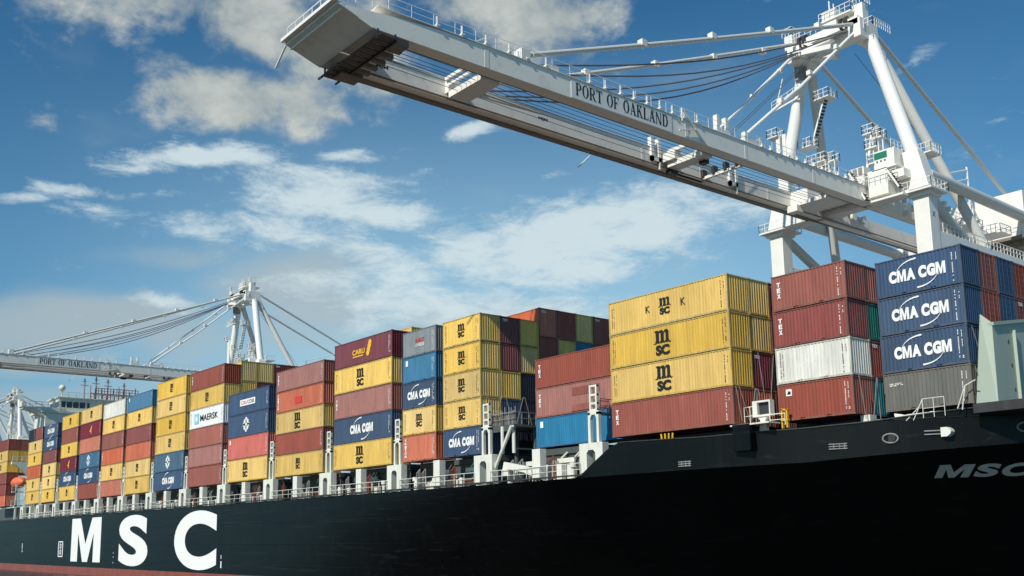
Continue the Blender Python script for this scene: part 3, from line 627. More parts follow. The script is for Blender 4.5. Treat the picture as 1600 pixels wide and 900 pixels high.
# block of plating between the big yellow stack and the next
MB(SO).box((-44.7, -0.15, -1.9), (-43.2, 0.5, -0.05)).build('bulwark_block', mHULL, ship)
MB(SO).box((-44.9, -0.12, -0.14), (-41.6, 1.2, -0.04)).build('walkway', mSHW, ship)
# chocks and fairleads in the bulwark
def yT(x): return lerp_tab(YT, x)
def chock(x, z, kind):
    mb = MB(SO); y = yT(x)-0.10; dy = (yT(x+1)-yT(x-1))/2
    if kind == 'bars':
        for dz in (-0.16, 0.0, 0.16): mb.bar((x-0.55, y-0.55*dy, z+dz), (x+0.55, y+0.55*dy, z+dz), 0.06)
        for dx in (-0.25, 0.1, 0.4): mb.bar((x+dx, y+dx*dy, z-0.2), (x+dx, y+dx*dy, z+0.2), 0.05)
        return mb.build('fairlead', mGREY, ship)
    if kind == 'round':
        for k in range(16):
            a, b0 = 2*math.pi*k/16, 2*math.pi*(k+1)/16; p = lambda a_: (x+0.42*math.cos(a_), y+0.42*math.cos(a_)*dy, z+0.3*math.sin(a_))
            mb.tube(p(a), p(b0), 0.06, 6)
        o_ = mb.build('chock', mGREY, ship); mb = MB(SO); mb.prism([(x+0.36*math.cos(R(k*30)), z+0.25*math.sin(R(k*30))) for k in range(12)], 'y', y-0.01, y+0.5).build('opening', mDK, o_)
        o_.children[0].location = (0, 0, 0); return o_
    mb.prism([(x+0.1, z-0.3), (x+0.5, z-0.3), (x+0.72, z-0.15), (x+0.78, z), (x+0.72, z+0.15), (x+0.5, z+0.3), (x+0.1, z+0.3)], 'y', y-0.12, y+0.4)
    o_ = mb.build('roller', mSHW, ship)
    MB(SO).bar((x-0.8, y-0.8*dy, z+0.12), (x+0.1, y, z+0.12), 0.07).bar((x-0.8, y-0.8*dy, z-0.1), (x+0.1, y, z-0.1), 0.07).build('fairlead', mGREY, ship)
    return o_
chock(-49.0, -2.5, 'bars'); chock(-37.9, -1.95, 'bars'); chock(-34.9, -1.6, 'round'); chock(-32.3, -1.35, 'roller'); chock(-28.2, -1.2, 'round')
# white painted hull letters
for ch, a, b0, z0, z1 in (('M', -196.9, -180.2, -11.15, -3.45), ('S', -170.9, -157.6, -11.45, -3.58), ('C', -146.8, -131.7, -11.6, -3.58)):
    mb = MB(SO); bold_word(mb, ch, a, b0, z0, z1, -0.612, off=0.042, th=0.01); mb.build('hull_letter', mWHT, ship)
for ch, a, b0 in (('M', -34.15, -32.4), ('S', -32.2, -31.1), ('C', -30.95, -29.7)):
    mb = MB(SO)
    bold_word(mb, ch, a, b0, -4.15, -3.36, shear=1.15, fn=lambda x, z, d: (x, hull_y(x, z)-0.05-d, z), off=0.05, th=0.01); mb.build('hull_letter', mWSH, ship)
# draught marks and small marks
mb = MB(SO)
for x, z in ((-203.5, -8.4), (-203.5, -9.5)): mb.ring(x, z, 0.28, 0.5, -0.63, -0.60, 0, 360, 8)
mb.box((-205, -0.63, -10.3), (-204.6, -0.6, -7.6)); mb.box((-202.4, -0.63, -10.3), (-202.0, -0.6, -7.6)); mb.box((-205, -0.63, -7.7), (-202, -0.6, -7.5)); mb.box((-205, -0.63, -10.4), (-202, -0.6, -10.2))
mb.box((-231.2, -0.63, -9.6), (-230.9, -0.6, -7.8)); mb.prism([(-231.4, -9.6), (-230.6, -9.6), (-231, -8.9)], 'y', -0.63, -0.6)
mb.box((-130.2, -0.63, -11.3), (-129.9, -0.6, -10.4)); mb.box((-130.15, -0.63, -10.1), (-130.0, -0.6, -9.6))
for z in (-9.6, -10.3, -11.2): mb.box((-173.4, -0.63, z), (-173.25, -0.6, z+0.2))
mb.build('hull_mark', mWHT, ship)

# stanchions and lashing towers at the ship side
gaps = [-234.6, -222.25, -210.5, -197.8, -184.5, -172.05, -158.8, -145.0, -131.3, -117.15, -102.65, -88.2, -73.2, -58.9]
mids = [(-228, 1), (-216.8, 1), (-203.8, 1), (-191, 1), (-178.3, 1), (-165.6, 1), (-151.9, 1), (-138.2, 1), (-124.3, 1), (-110, 1), (-95.3, 1), (-80.6, 1), (-65.7, 1)]
def tower(x, lash=True, zb=-2.78):
    y0, y1 = -0.35, 0.35; w = 0.72 if x < -190 else 0.85; hw = 1.35 if x > -190 else 1.1
    mb = MB(SO); mb.box((x-hw, y0, zb), (x-hw+w, y1, -0.75)).box((x+hw-w, y0, zb), (x+hw, y1, -0.75)).box((x-hw, y0, -0.75), (x+hw, y1, -0.18))
    for s_ in (-1, 1): xx = x+s_*(hw-w); mb.prism([(xx, -0.75), (xx-s_*0.22, -0.75), (xx, -1.0)], 'y', y0, y1)
    mb.build('stanchion', mSHW, ship)
    if not lash: return
    h2 = 2.35; hw2 = 0.62; yy0, yy1 = 0.02, 0.32
    mb = MB(SO); mb.box((x-hw2, yy0, -0.18), (x-hw2+0.26, yy1, h2)).box((x+hw2-0.26, yy0, -0.18), (x+hw2, yy1, h2)).box((x-hw2, yy0, h2-0.2), (x+hw2, yy1, h2+0.12))
    for s_ in (-1, 1): xx = x+s_*(hw2-0.26); mb.prism([(xx, h2-0.2), (xx-s_*0.16, h2-0.2), (xx, h2-0.5)], 'y', yy0, yy1)
    a = 0.44
    mb.box((x-a, yy0+0.03, h2+0.12), (x-a+0.17, yy1, 4.6)).box((x+a-0.17, yy0+0.03, h2+0.12), (x+a, yy1, 4.6))
    for z in (4.45, 3.7, 3.0, h2+0.12): mb.box((x-a, yy0+0.04, z), (x+a, yy1-0.02, z+0.16))
    lt0 = mb.build('lashing_tower', mSHW, ship)
    mb = MB(SO); mb.rail([(x+0.5, 0.4, h2), (x+0.5, 2.4, h2)], 1.1, 1.0).rail([(x-0.5, 0.4, h2), (x-0.5, 2.4, h2)], 1.1, 1.0); mb.box((x-0.5, 0.36, h2-0.12), (x+0.5, 44, h2)); mb.build('lashing_bridge', mSHG, ship)
for x in gaps: tower(x, zb=-2.85 if x > -150 else -2.8)
for x, _ in mids:
    MB(SO).box((x-0.52, -0.35, -2.85), (x+0.52, 0.35, -0.18)).build('stanchion', mSHW, ship)
# clutter under the containers: lockers, pipes, railings, lights
rr = random.Random(3)
for (a, b0) in zip(gaps, gaps[1:]):
    far = a < -190
    mb = MB(SO); mb.rail([(a+1.2, -0.45, -2.78), (b0-1.2, -0.45, -2.78)], 1.05, 1.5, 0.028 if not far else 0.05); mb.build('deck_railing', mSHW, ship)
    x = a+1.6
    while x < b0-2:
        wv_ = rr.uniform(0.5, 1.8); y = rr.uniform(0.9, 1.8); h = rr.uniform(0.5, 1.7)
        k = rr.random()
        if k < 0.40: MB(SO).box((x, y, -2.85), (x+wv_, y+0.5, -2.8+h)).build('deck_locker', mSHW, ship)
        elif k < 0.65:
            mb = MB(SO).tube((x+0.2, y, -2.8), (x+0.2, y, -1.9), 0.16, 8).tube((x+0.2, y, -1.9), (x+0.2, y, -1.5), 0.30, 10); mb.build('vent', mSHW, ship)
        elif k < 0.85:
            mb = MB(SO); 
            for i in range(4): mb.bar((x+i*0.45, 2.1, -2.8), (x+i*0.45, 2.1, -1.3), 0.07)
            for zz in (-2.2, -1.75, -1.3): mb.bar((x, 2.1, zz), (x+1.4, 2.1, zz), 0.07)
            mb.build('ladder_rack', mSHW, ship)
        else: MB(SO).tube((x, y, -2.2), (x+wv_, y, -2.2), 0.14, 8).tube((x, y, -2.8), (x, y, -2.2), 0.1).build('pipe', mREDS, ship)
        x += wv_+rr.uniform(0.1, 0.9)
    for i in range(6):
        x = rr.uniform(a+1.6, b0-2.2); y = rr.uniform(0.3, 0.9); mb = MB(SO)
        if i % 2: mb.box((x, y, -2.8), (x+0.35, y+0.3, -2.8+rr.uniform(0.5, 1.1))); mb.box((x-0.1, y-0.04, -2.2), (x+0.45, y+0.3, -2.05)); mb.build('winch_box', mSHW, ship)
        else:
            for q_ in range(3): mb.bar((x+q_*0.3, y, -2.8), (x+q_*0.3, y, -1.2+0.2*q_), 0.08)
            mb.bar((x, y, -1.9), (x+0.6, y, -1.6), 0.1); mb.bar((x, y, -1.2), (x+0.6, y, -0.8), 0.1); mb.build('lashing_rack', mGREY if i else mREDS, ship)
    for i in range(3):
        x = rr.uniform(a+2, b0-3); MB(SO).tube((x, 2.2, -0.9), (x+rr.uniform(0.4, 0.9), 2.2, -0.45), 0.08, 6).build('pipe', mSHW, ship)
    for i in range(2):
        x = rr.uniform(a+2, b0-3); MB(SO).box((x, 2.0, -1.35), (x+rr.uniform(1.5, 3), 2.2, -0.95)).build('cable_tray', mSHW, ship)
# lashing bridge seen between the yellow stack and the three-high stack
mb = MB(SO)
for x in (-72.6, -69.9):
    for y in (3.2, 8.0): mb.cut(); mb.tube((x, y, -2.8), (x, y, 2.35), 0.20, 8)
mb.cut().tube((-69.9, 3.2, -2.0), (-69.9, 7.9, 2.2), 0.2, 8).cut().tube((-72.6, 3.2, -2.0), (-72.6, 7.9, 2.2), 0.18, 8)
mb.cut().box((-73.1, 0.4, 2.2), (-69.5, 12, 2.42)); mb.box((-73.1, 0.4, 1.85), (-69.5, 0.6, 2.2)); mb.bar((-69.6, 0.6, 0.2), (-69.6, 12, 0.2), 0.12)
mb.build('lashing_bridge', mSHG, ship)
mb = MB(SO)
for x in (-69.7,):
    mb.tube((x, 0.5, -0.2), (x, 0.5, 2.3), 0.16, 8).cut().tube((x-1.5, 0.4, -0.2), (x-1.5, 0.4, 2.3), 0.16, 8); mb.cut().tube((x-3.0, 0.1, -2.6), (x+0.2, 0.1, 2.2), 0.16, 8)
mb.build('brace', mSHW, ship)
mb = MB(SO).rail([(-73.1, 0.5, 2.42), (-69.5, 0.5, 2.42), (-69.5, 12, 2.42)], 1.1, 0.8, 0.035)
for i in range(16): xx = -72.8+0.21*i; mb.cut(); mb.tube((xx, 0.7, 2.4), (xx+rr.uniform(-0.1, 0.1), 0.7, 3.0+rr.uniform(0.2, 1.1)), 0.045, 5)
mb.build('turnbuckle_rack', mROD, ship)
MB(SO).prism([(-70.6, -2.2), (-70.2, -1.0), (-67.2, -1.55), (-66.4, -1.9), (-66.4, -2.5), (-67.4, -2.1), (-69.6, -1.7), (-69.6, -2.3)], 'y', -0.3, -0.05).build('boat_davit', mSHW, ship)
# extra lashing tower in front of the three-high stack
# monitor-like white frame on a pedestal, by the big yellow stack
mb = MB(SO); mb.box((-43.55, 0.75, 0.45), (-42.05, 1.25, 0.58)).box((-43.55, 0.75, 1.45), (-42.05, 1.25, 1.58)).box((-43.55, 0.75, 0.58), (-43.15, 1.25, 1.45)).box((-42.15, 0.75, 0.58), (-42.05, 1.25, 1.45))
o_ = mb.build('signal_light', mSHW, ship)
MB(SO).box((-43.15, 1.0, 0.58), (-42.15, 1.2, 1.45)).build('screen', mDK, o_)
MB(SO).prism([(-43.15, -0.6), (-42.5, -0.6), (-42.6, 0.2), (-42.35, 0.45), (-43.25, 0.45), (-43.0, 0.2)], 'y', 0.85, 1.15).build('pedestal', mSHW, ship)
mb = MB(SO).rail([(-44.6, 1.2, -0.02), (-43.6, 1.2, -0.02)], 1.3, 0.5, 0.03).rail([(-42.0, 0.6, -0.3), (-40.9, 0.8, -0.3)], 0.8, 0.6, 0.035)
mb.rail([(-33, 4.6, -0.4), (-31.9, 5.3, -0.3)], 1.25, 0.6, 0.022); mb.cut().tube((-33.6, 4.4, -0.5), (-33.05, 4.7, 0.85), 0.03, 6).cut().tube((-34.0, 4.2, -0.5), (-33.1, 4.8, 0.6), 0.03, 6); mb.cut().tube((-30.9, 5.6, 0.0), (-30.6, 5.6, 1.5), 0.04, 6).tube((-30.6, 5.6, 1.5), (-29.9, 5.6, 1.8), 0.04, 6).tube((-31.2, 5.6, 0.1), (-30.7, 5.6, 1.3), 0.04, 6)
mb.build('deck_railing', mSHW, ship)
MB(SO).box((-42.0, 1.9, -0.4), (-41.9, 2.1, 1.0)).box((-41.6, 1.9, -0.4), (-41.5, 2.1, 0.95)).box((-42.0, 1.9, 0.85), (-41.45, 2.05, 0.95)).box((-42.0, 1.85, 0.1), (-41.45, 2.05, 0.2)).build('gangway_gate', mYSAFE, ship)
MB(SO).box((-36.9, 3.6, -0.6), (-36.2, 4.4, 0.1)).cut().box((-51.4, -0.35, -0.9), (-50.2, -0.1, -0.55)).build('roller_seat', mSHW, ship)
mb = MB(SO)
for dx in (0, 0.35, 0.7, 1.05): mb.cut(); mb.tube((-51.3+dx, -0.2, -0.55), (-51.35+dx*1.1, -0.2, -0.1), 0.07, 6)
mb.build('roller_pins', mYSAFE, ship)
# breakwater
bw = MB(SO).prism([(7.08, 0.2), (7.2, 5.54), (12, 6.33), (38, 6.4), (38, 0.2)], 'x', -29.45, -29.25).build('breakwater', mBRK, ship)
MB(SO).bar((-29.33, 7.15, 5.50), (-29.33, 12.0, 6.29), 0.42, 0.22).bar((-29.33, 12.0, 6.29), (-29.33, 38, 6.36), 0.42, 0.22).build('breakwater_cap', mBRK, ship)
for y_ in (10.0, 14.5, 19.0, 23.5): MB(SO).box((-29.25, y_, 0.2), (-29.05, y_+0.08, 5.4)).build('stiffener', mBRK, ship)
MB(SO).add([(-29.27, 7.06, 0.2), (-30.25, 6.15, 0.15), (-29.92, 7.1, 6.25), (-29.27, 7.2, 5.60), (-29.40, 7.20, 0.2), (-30.33, 6.30, 0.15), (-30.02, 7.25, 6.25), (-29.40, 7.35, 5.60)], [(0, 1, 2, 3), (4, 7, 6, 5), (0, 4, 5, 1), (1, 5, 6, 2), (2, 6, 7, 3), (3, 7, 4, 0)]).build('breakwater_wing', mBRK, ship)
mb = MB(SO)
for y, z in ((9.3, 4.55), (9.5, 3.0), (9.65, 1.4)): mb.cut(); mb.prism([(y+0.09*math.cos(R(40*k)), z+0.15*math.sin(R(40*k))) for k in range(9)], 'x', -29.26, -29.235)
mb.build('drain_hole', mDK, bw)
MB(SO).box((-30.2, 5.6, -0.3), (-22, 9.4, 0.30)).build('deck_ledge', mDK, ship)

# bridge superstructure far aft
sup = MB(SO).box((-250, 5, -2.9), (-241, 40.6, 21.3)).box((-250.2, 4, 21.3), (-240.6, 41.6, 21.7)).build('superstructure', mSHW, ship)
MB(SO).box((-249, 7.8, 21.7), (-241.4, 37.8, 22.7)).box((-249, 7.8, 24.1), (-241.3, 37.8, 24.9)).box((-249.6, 7.4, 24.9), (-240.9, 38.2, 25.1)).build('wheelhouse', mSHW, ship)
mb = MB(SO)
mb.box((-248.8, 7.9, 22.7), (-241.55, 37.7, 24.1)); wd = mb.build('window', mGLS, ship)
mb = MB(SO)
for i in range(22):
    y = 7.9+i*1.42; mb.box((-241.5, y, 22.7), (-241.38, y+(0.18 if i % 4 else 0.45), 24.1))
mb.box((-241.5, 14.6, 22.7), (-241.36, 16.9, 24.1)); mb.build('window_frame', mSHW, ship)
mb = MB(SO).prism([(0.2, 22.4), (9, 22.4), (9, 18.0), (6.5, 18.6), (4.5, 20.6), (1.4, 21.7), (0.2, 21.9)], 'x', -243.6, -241.2); mb.box((-244, -0.1, 22.3), (-240.9, 9, 22.5))
mb.box((-243.9, -0.1, 22.5), (-241.0, 0.1, 23.6)).box((-241.15, 3.4, 21.8), (-240.9, 8.0, 22.3)); mb.build('bridge_wing', mSHW, ship)
mb = MB(SO).rail([(-240.9, 0.2, 22.5), (-240.9, 8, 22.5)], 1.1, 1.2, 0.06).rail([(-240.9, 8, 25.1), (-240.9, 38, 25.1)], 1.1, 1.6, 0.06); mb.build('bridge_railing', mSHW, ship)
mb = MB(SO).tube((-241.5, 8.4, 25), (-241.5, 8.4, 26.6), 0.16, 8); mb.ring(8.4, 27.1, 0, 0.62, -241.6, -241.4, 0, 360, 10, 'x'); mb.build('dome_mast', mSHW, ship)
bpy_s = MB(SO); bpy_s.sm = True
for i in range(6):
    a0, a1 = R(-90+30*i), R(-60+30*i)
    bpy_s.tube((-241.5, 8.4, 27.2+0.75*math.sin(a0)), (-241.5, 8.4, 27.2+0.75*math.sin(a1)), max(0.02, 0.75*math.cos(a0)), 14, max(0.02, 0.75*math.cos(a1)))
bpy_s.build('satellite_dome', mSHW, ship)
mb = MB(SO)
for y, h in ((13.7, 30.0), (16.3, 30.6), (19.0, 30.2), (22.8, 29.6)):
    mb.cut(); mb.tube((-243, y, 25), (-243, y, h), 0.16, 6); mb.bar((-243, y-0.9, h-1.6), (-243, y+0.9, h-1.6), 0.14); mb.bar((-243, y-0.5, h-0.7), (-243, y+0.5, h-0.7), 0.12)
mb.build('signal_mast', mGREY, ship)
mb = MB(SO).rail([(-242.5, 16, 26.6), (-242.5, 26, 26.6)], 1.3, 0.7, 0.07); mb.box((-244, 16, 26.4), (-242.4, 26, 26.6)); mb.rail([(-242.5, 15, 25.1), (-242.5, 26, 25.1)], 1.5, 0.9, 0.1)
for k in range(9): y = 15+k*1.3; mb.tube((-242.6, y, 25), (-242.6, y, 27+rr.uniform(0, 1.6)), 0.09, 5)
mb.build('mast_platform', mREDS, ship)
mb = MB(SO).prism([(-1.3, 10.0), (4.5, 10.0), (4.5, 6.2), (2.4, 6.6), (-0.4, 9.2), (-1.3, 9.4)], 'x', -242, -241); mb.rail([(-241, -1.3, 10), (-241, 4.5, 10)], 1.1, 0.9, 0.06); mb.build('boat_platform', mSHW, ship)
mb = MB(SO)
for y, z0, z1 in ((-0.2, -2.8, 5), (1.8, -2.8, 6), (3.9, -2.8, 6)): mb.box((-241.4, y, z0), (-241, y+0.35, z1))
for z in (0.2, 3.2): mb.box((-241.4, -1.0, z), (-241, 4.2, z+0.3))
mb.rail([(-241, -1, 0.5), (-241, 4.2, 0.5)], 1.0, 0.8, 0.06).rail([(-241, -1, 3.5), (-241, 4.2, 3.5)], 1.0, 0.8, 0.06); mb.build('boat_deck_frame', mSHW, ship)
mb = MB(SO); mb.sm = True; pr = [(-249, 0.2), (-248.2, 0.9), (-246, 1.3), (-243.5, 1.3), (-241.6, 1.0), (-240.9, 0.2)]
for (a, ra), (b0, rb) in zip(pr, pr[1:]): mb.tube((a, 1.2, 5.6), (b0, 1.2, 5.6), ra, 12, rb)
mb.build('lifeboat', mORG, ship)
MB(SO).box((-256, 14, 0), (-251.5, 24, 20)).box((-255.5, 15, 20), (-252, 23, 21)).build('funnel', mSHW, ship)

# ------------------------------------------------------------------ lashing rods on container ends
def rods(X, y0, z0, z1, ys, lab):
    for a, b0 in ys:
        o_ = MB((X, a, z0)).tube((X, a, z0), (X+random.uniform(-0.1, 0.1), b0, z1), 0.028, 6).build('lashing_rod', mROD); o_.location = (X, a, z0); tag(o_, lab, 'lashing rod', 'thin steel lashing rods crossing container ends')
rods(-44.3, 0, 0.3, 2.75, [(0.5, 0.1), (1.4, 0.3), (1.6, 2.3), (2.2, 2.5), (3.0, 2.6)], 'thin diagonal steel rod on lower end of big yellow stack')
rods(-44.3, 0, 0.3, 5.4, [(3.6, 2.7), (3.7, 4.7)], 'long thin steel rod crossing maroon end of big yellow stack')
rods(-36.3, 2.5, -0.2, 2.7, [(3.3, 2.7), (4.2, 4.8), (5.1, 5.0)], 'thin diagonal steel rod beside red container with picture sign')
rods(-30.1, 6.1, 0.5, 2.8, [(7.3, 6.2)], 'thin steel rod beside weathered grey container end'); rods(-30.1, 6.1, 2.8, 5.4, [(7.5, 6.2)], 'thin steel rod in front of lowest blue lettered container end')
rods(-73.4, 0, 2.5, 5.6, [(3.6, 2.6), (3.8, 4.8), (6.0, 5.0), (6.2, 7.3), (1.0, 2.3), (2.2, 0.4)], 'thin diagonal steel rod above lashing bridge by yellow stack end')

# ------------------------------------------------------------------ the crane
CO = (-66, 67, -9.6)
crane = empty('gantry_crane', CO, 'white gantry crane with long lettered boom reaching over the near half of the ship', 'gantry crane', 'white container cranes on the quay')
def K(): m_ = MB(CO); m_.sm = True; return m_
SX = (1, -1)
def mx_(x, s_): return -66+(x+66)*s_          # mirror about the crane's centre line
for s_ in SX:
    x = mx_(-55.95, s_)
    for y, zt_ in ((52, 31.0), (82.5, 34)):
        K().box((x-0.95, y-1.0, -9.6), (x+0.95, y+1.0, zt_)).build('leg', mCR, crane, 0.05)
    # landside beam along y
    K().box((x-0.9, 53.0, 24.3), (x+0.9, 81.5, 26.5)).build('side_beam', mCR, crane, 0.04)
    K().box((x-0.7, 53.0, -6), (x+0.7, 81.5, -4)).build('sill_beam', mCR, crane)
    # platform round the leg head
    o_ = K().box((x-1.9, 50.0, 30.95), (x+1.9, 54.0, 31.15)).box((x-1.3, 50.6, 30.5), (x+1.3, 53.4, 30.95)).build('platform', mCR, crane)
    K().rail([(x-1.9, 50, 31.15), (x+1.9, 50, 31.15), (x+1.9, 54, 31.15), (x-1.9, 54, 31.15), (x-1.9, 50, 31.15)], 1.1, 0.8, 0.035).build('railing', mCR, o_)
    # leg head leaning towards the apex
    x2 = mx_(-56.9, s_); mb = K(); 
    mb.add([(x-1.25, 50.9, 31.15), (x+1.25, 50.9, 31.15), (x+1.25, 53.1, 31.15), (x-1.25, 53.1, 31.15), (x2-0.95, 51.1, 36.4), (x2+0.95, 51.1, 36.4), (x2+0.95, 52.9, 36.4), (x2-0.95, 52.9, 36.4)], [(0, 3, 2, 1), (4, 5, 6, 7), (0, 1, 5, 4), (1, 2, 6, 5), (2, 3, 7, 6), (3, 0, 4, 7)]); mb.build('leg_head', mCR, crane, 0.05)
    xt = mx_(-61.7, s_)
    K().tube((x2, 52, 36.3), (mx_(-61.2, s_), 52, 52.6), 0.83, 20, 0.80).tube((x2, 52, 36.2), (x2-0.08*s_, 52, 36.5), 0.9, 20).build('upper_post', mCRW, crane)
    MB(CO).tube((xt, 52.6, 53.6), (mx_(-55.6, s_), 65.6, 26.4), 0.62, 24).build('back_leg', mCRT, crane)
    K().tube((x, 53, 33.6), (x, 82, 33.1), 0.72, 18).build('brace', mCRT, crane)
    K().tube((x, 53, 30.6), (x, 63.3, 26.0), 0.62, 16).build('brace', mCRT, crane)
    K().tube((x, 53, 24.6), (x, 60.5, 17.0), 0.5, 14).build('brace', mCRT, crane)
    MB(CO).tube((xt, 52.8, 54.6), (xt, 86.5, 39.8), 0.26, 12).tube((xt, 86.5, 39.8), (xt, 96, 35.5), 0.26, 12).build('backstay', mCRT, crane)
    # ring platform at post foot
    o_ = K().box((x2-0.6*s_-1.2, 52.8, 36.2), (x2-0.6*s_+2.4, 55.2, 36.35)).build('platform', mCR, crane)
    K().rail([(x2-1.8, 52.8, 36.35), (x2+1.8, 52.8, 36.35), (x2+1.8, 55.2, 36.35)], 1.1, 0.6, 0.035).build('railing', mCR, o_)
# portal cross beam
K().box((-74.4, 51.1, 31.3), (-57.2, 52.9, 33.9)).build('cross_beam', mCR, crane, 0.04)
K().box((-74.4, 81.6, 31.3), (-57.2, 83.4, 34)).build('cross_beam', mCR, crane)
K().box((-74.9, 51.3, 4), (-57, 52.7, 6)).build('cross_beam', mCR, crane)
mb = K(); mb.box((-61.4, 49.3, 31.4), (-58.9, 51.0, 34.6)); mb.box((-58.9, 49.5, 33.0), (-56.9, 50.9, 34.0)).box((-61.6, 49.1, 30.7), (-57.0, 51.0, 30.95)); mb.build('hinge_support', mCR, crane)
mb = K(); mb.box((-74, 49.6, 31.0), (-70.3, 51.0, 33.2)).box((-70.6, 49.2, 32.0), (-62.9, 51.0, 33.6)); mb.build('hinge_support', mCR, crane)
# boom: two girders
BTOP = [(-22.5, 32.05), (-20.4, 32.25), (-18.6, 32.4), (-16.4, 32.65), (-13, 32.85), (-8, 32.93), (50.5, 32.9)]
def girder(xa, xb):
    poly = [(-22.5, 32.05)]+BTOP[1:]+[(50.5, 31.0), (-19.45, 31.0)]
    n = len(poly); m_ = K(); m_.sm = False; m_.prism(poly, 'x', xa, xb); return m_
for xa, xb in ((-63.0, -61.7), (-70.0, -68.7)):
    girder(xa, xb).build('boom_girder', mCRG, crane)
    K().box((xa-0.10, -19, 32.93), (xb+0.10, 50.5, 32.99)).build('girder_lip', mCRG, crane)
    K().box((xa+0.1, 51, 30.9), (xb-0.1, 97, 32.9)).build('trolley_girder', mCRG, crane)
K().box((-70.55, -18.6, 31.0), (-70.04, 50, 31.08)).cut().box((-68.66, -18.6, 31.02), (-68.5, 96, 31.12)).cut().box((-63.2, -18.6, 31.02), (-63.04, 96, 31.12)).cut().box((-69.95, -18.6, 30.86), (-69.6, 96, 30.98)).build('trolley_rail', mCRB, crane)
K().rail([(-70.85, -18, 31.12), (-70.85, 50, 31.12)], 1.0, 2.2, 0.025).build('railing', mCR, crane)
# tip: slanted panel, front lip and hanging platform
m_ = K(); m_.sm = False
m_.add([(-61.68, -22.5, 32.0), (-70.02, -22.5, 32.0), (-70.02, -19.45, 30.97), (-61.68, -19.45, 30.97), (-61.68, -22.5, 32.15), (-70.02, -22.5, 32.15), (-70.02, -19.3, 31.12), (-61.68, -19.3, 31.12)], [(0, 1, 2, 3), (4, 7, 6, 5), (0, 4, 5, 1), (1, 5, 6, 2), (2, 6, 7, 3), (3, 7, 4, 0)])
m_.build('tip_panel', mCRG, crane)
K().box((-70.1, -22.95, 32.15), (-61.6, -22.3, 32.42)).bar((-61.66, -22.3, 31.98), (-61.66, -20.9, 31.5), 0.14).bar((-69.9, -22.1, 31.72), (-61.9, -22.1, 31.72), 0.12).build('tip_lip', mCR, crane)
K().box((-68.65, -22.2, 32.2), (-63.05, -14.6, 32.35)).build('tip_deck', mCRG, crane)
m_ = K()
for y in (-19.0, -17.4): m_.bar((-71.0, y, 30.45), (-61.6, y, 30.45), 0.12, 0.16); m_.bar((-61.7, y, 30.45), (-61.7, y, 31.1), 0.12); m_.bar((-69.9, y, 30.45), (-69.9, y, 31.1), 0.12)
for i in range(11): xx = -70.4+i*0.84; m_.box((xx, -18.95, 30.48), (xx+0.66, -17.4, 30.56))
m_.build('tip_platform', mDK, crane)
m_ = K(); m_.box((-70, -18.2, 30.3), (-68.5, -16.2, 30.9)).box((-63, -17.2, 30.5), (-61.9, -16.0, 31)); 
for i in range(6): m_.box((-69.6+i*1.2, -17.6, 30.6), (-69.2+i*1.2, -15.8, 30.95))
m_.build('tip_buffer', mCRB, crane)
K().tube((-69.8, -22.6, 31.9), (-71.6, -22.6, 30.6), 0.09, 8).build('flood_light_arm', mCR, crane)
m_ = K().rail([(-61.7, -18, 32.99), (-61.7, 50, 32.99)], 1.1, 2.1, 0.022).rail([(-70, -22.4, 32.4), (-61.7, -22.4, 32.4)], 1.1, 1.2, 0.035).rail([(-61.7, -22.4, 32.4), (-61.7, -18, 32.99)], 1.1, 1.2, 0.03)
m_.build('railing', mCR, crane)
# lamps and brackets on the top walkway
m_ = K()
for i, y in enumerate([-13.4, -10.9, -8.4, -5.9, -3.9, -1.7, 3.6, 5.6, 7.6, 9.4, 11.2, 13, 14.8, 16.6, 18.5]+[29+1.6*k for k in range(13)]):
    h = 0.95 if y < 20 else 0.55; m_.cut(); m_.tube((-61.75, y, 33), (-61.75, y, 33+h), 0.09, 6); m_.box((-61.95, y-0.16, 33+h*0.1), (-61.5, y+0.16, 33.22))
m_.build('walkway_lamp', mCR, crane)
m_ = K().box((-62.6, -4.6, 33), (-61.6, -3.6, 34.0)); m_.cut(); m_.box((-63, -1.6, 33), (-61.7, -0.2, 33.5))
for k in range(3): m_.cut(); m_.bar((-62, -9.6+k*1.7, 33), (-62, -8.2+k*1.7, 33.9), 0.14, 0.1)
m_.build('stay_bracket', mCR, crane)
m_ = K()
for y in (22.0, 23.4): m_.box((-62.3, y-0.22, 33), (-61.8, y+0.22, 34.9 if y < 24 else 34.2)); 
m_.box((-62.3, 21.6, 33), (-61.7, 23.8, 33.4)).cut().box((-62.3, 26.4, 33.4), (-61.8, 26.8, 34.2)).box((-62.3, 26.2, 33), (-61.7, 29.6, 33.5)).prism([(28, 33.5), (29.4, 33.5), (29.2, 34.3)], 'x', -62.2, -61.9)
m_.build('stay_bracket', mCR, crane)
# posts of the inner (aft) girder
m_ = K()
for y in (19.0, 32.0):
    m_.cut()
    for dy in (0, 1.1): m_.box((-68.9, y+dy, 31.4), (-68.4, y+dy+0.4, 34.0))
    m_.box((-68.9, y, 31.4), (-68.4, y+1.5, 31.9)); m_.box((-68.6, y+1.2, 30.6), (-68.4, y+1.35, 31.4))
m_.build('stay_bracket', mCR, crane)
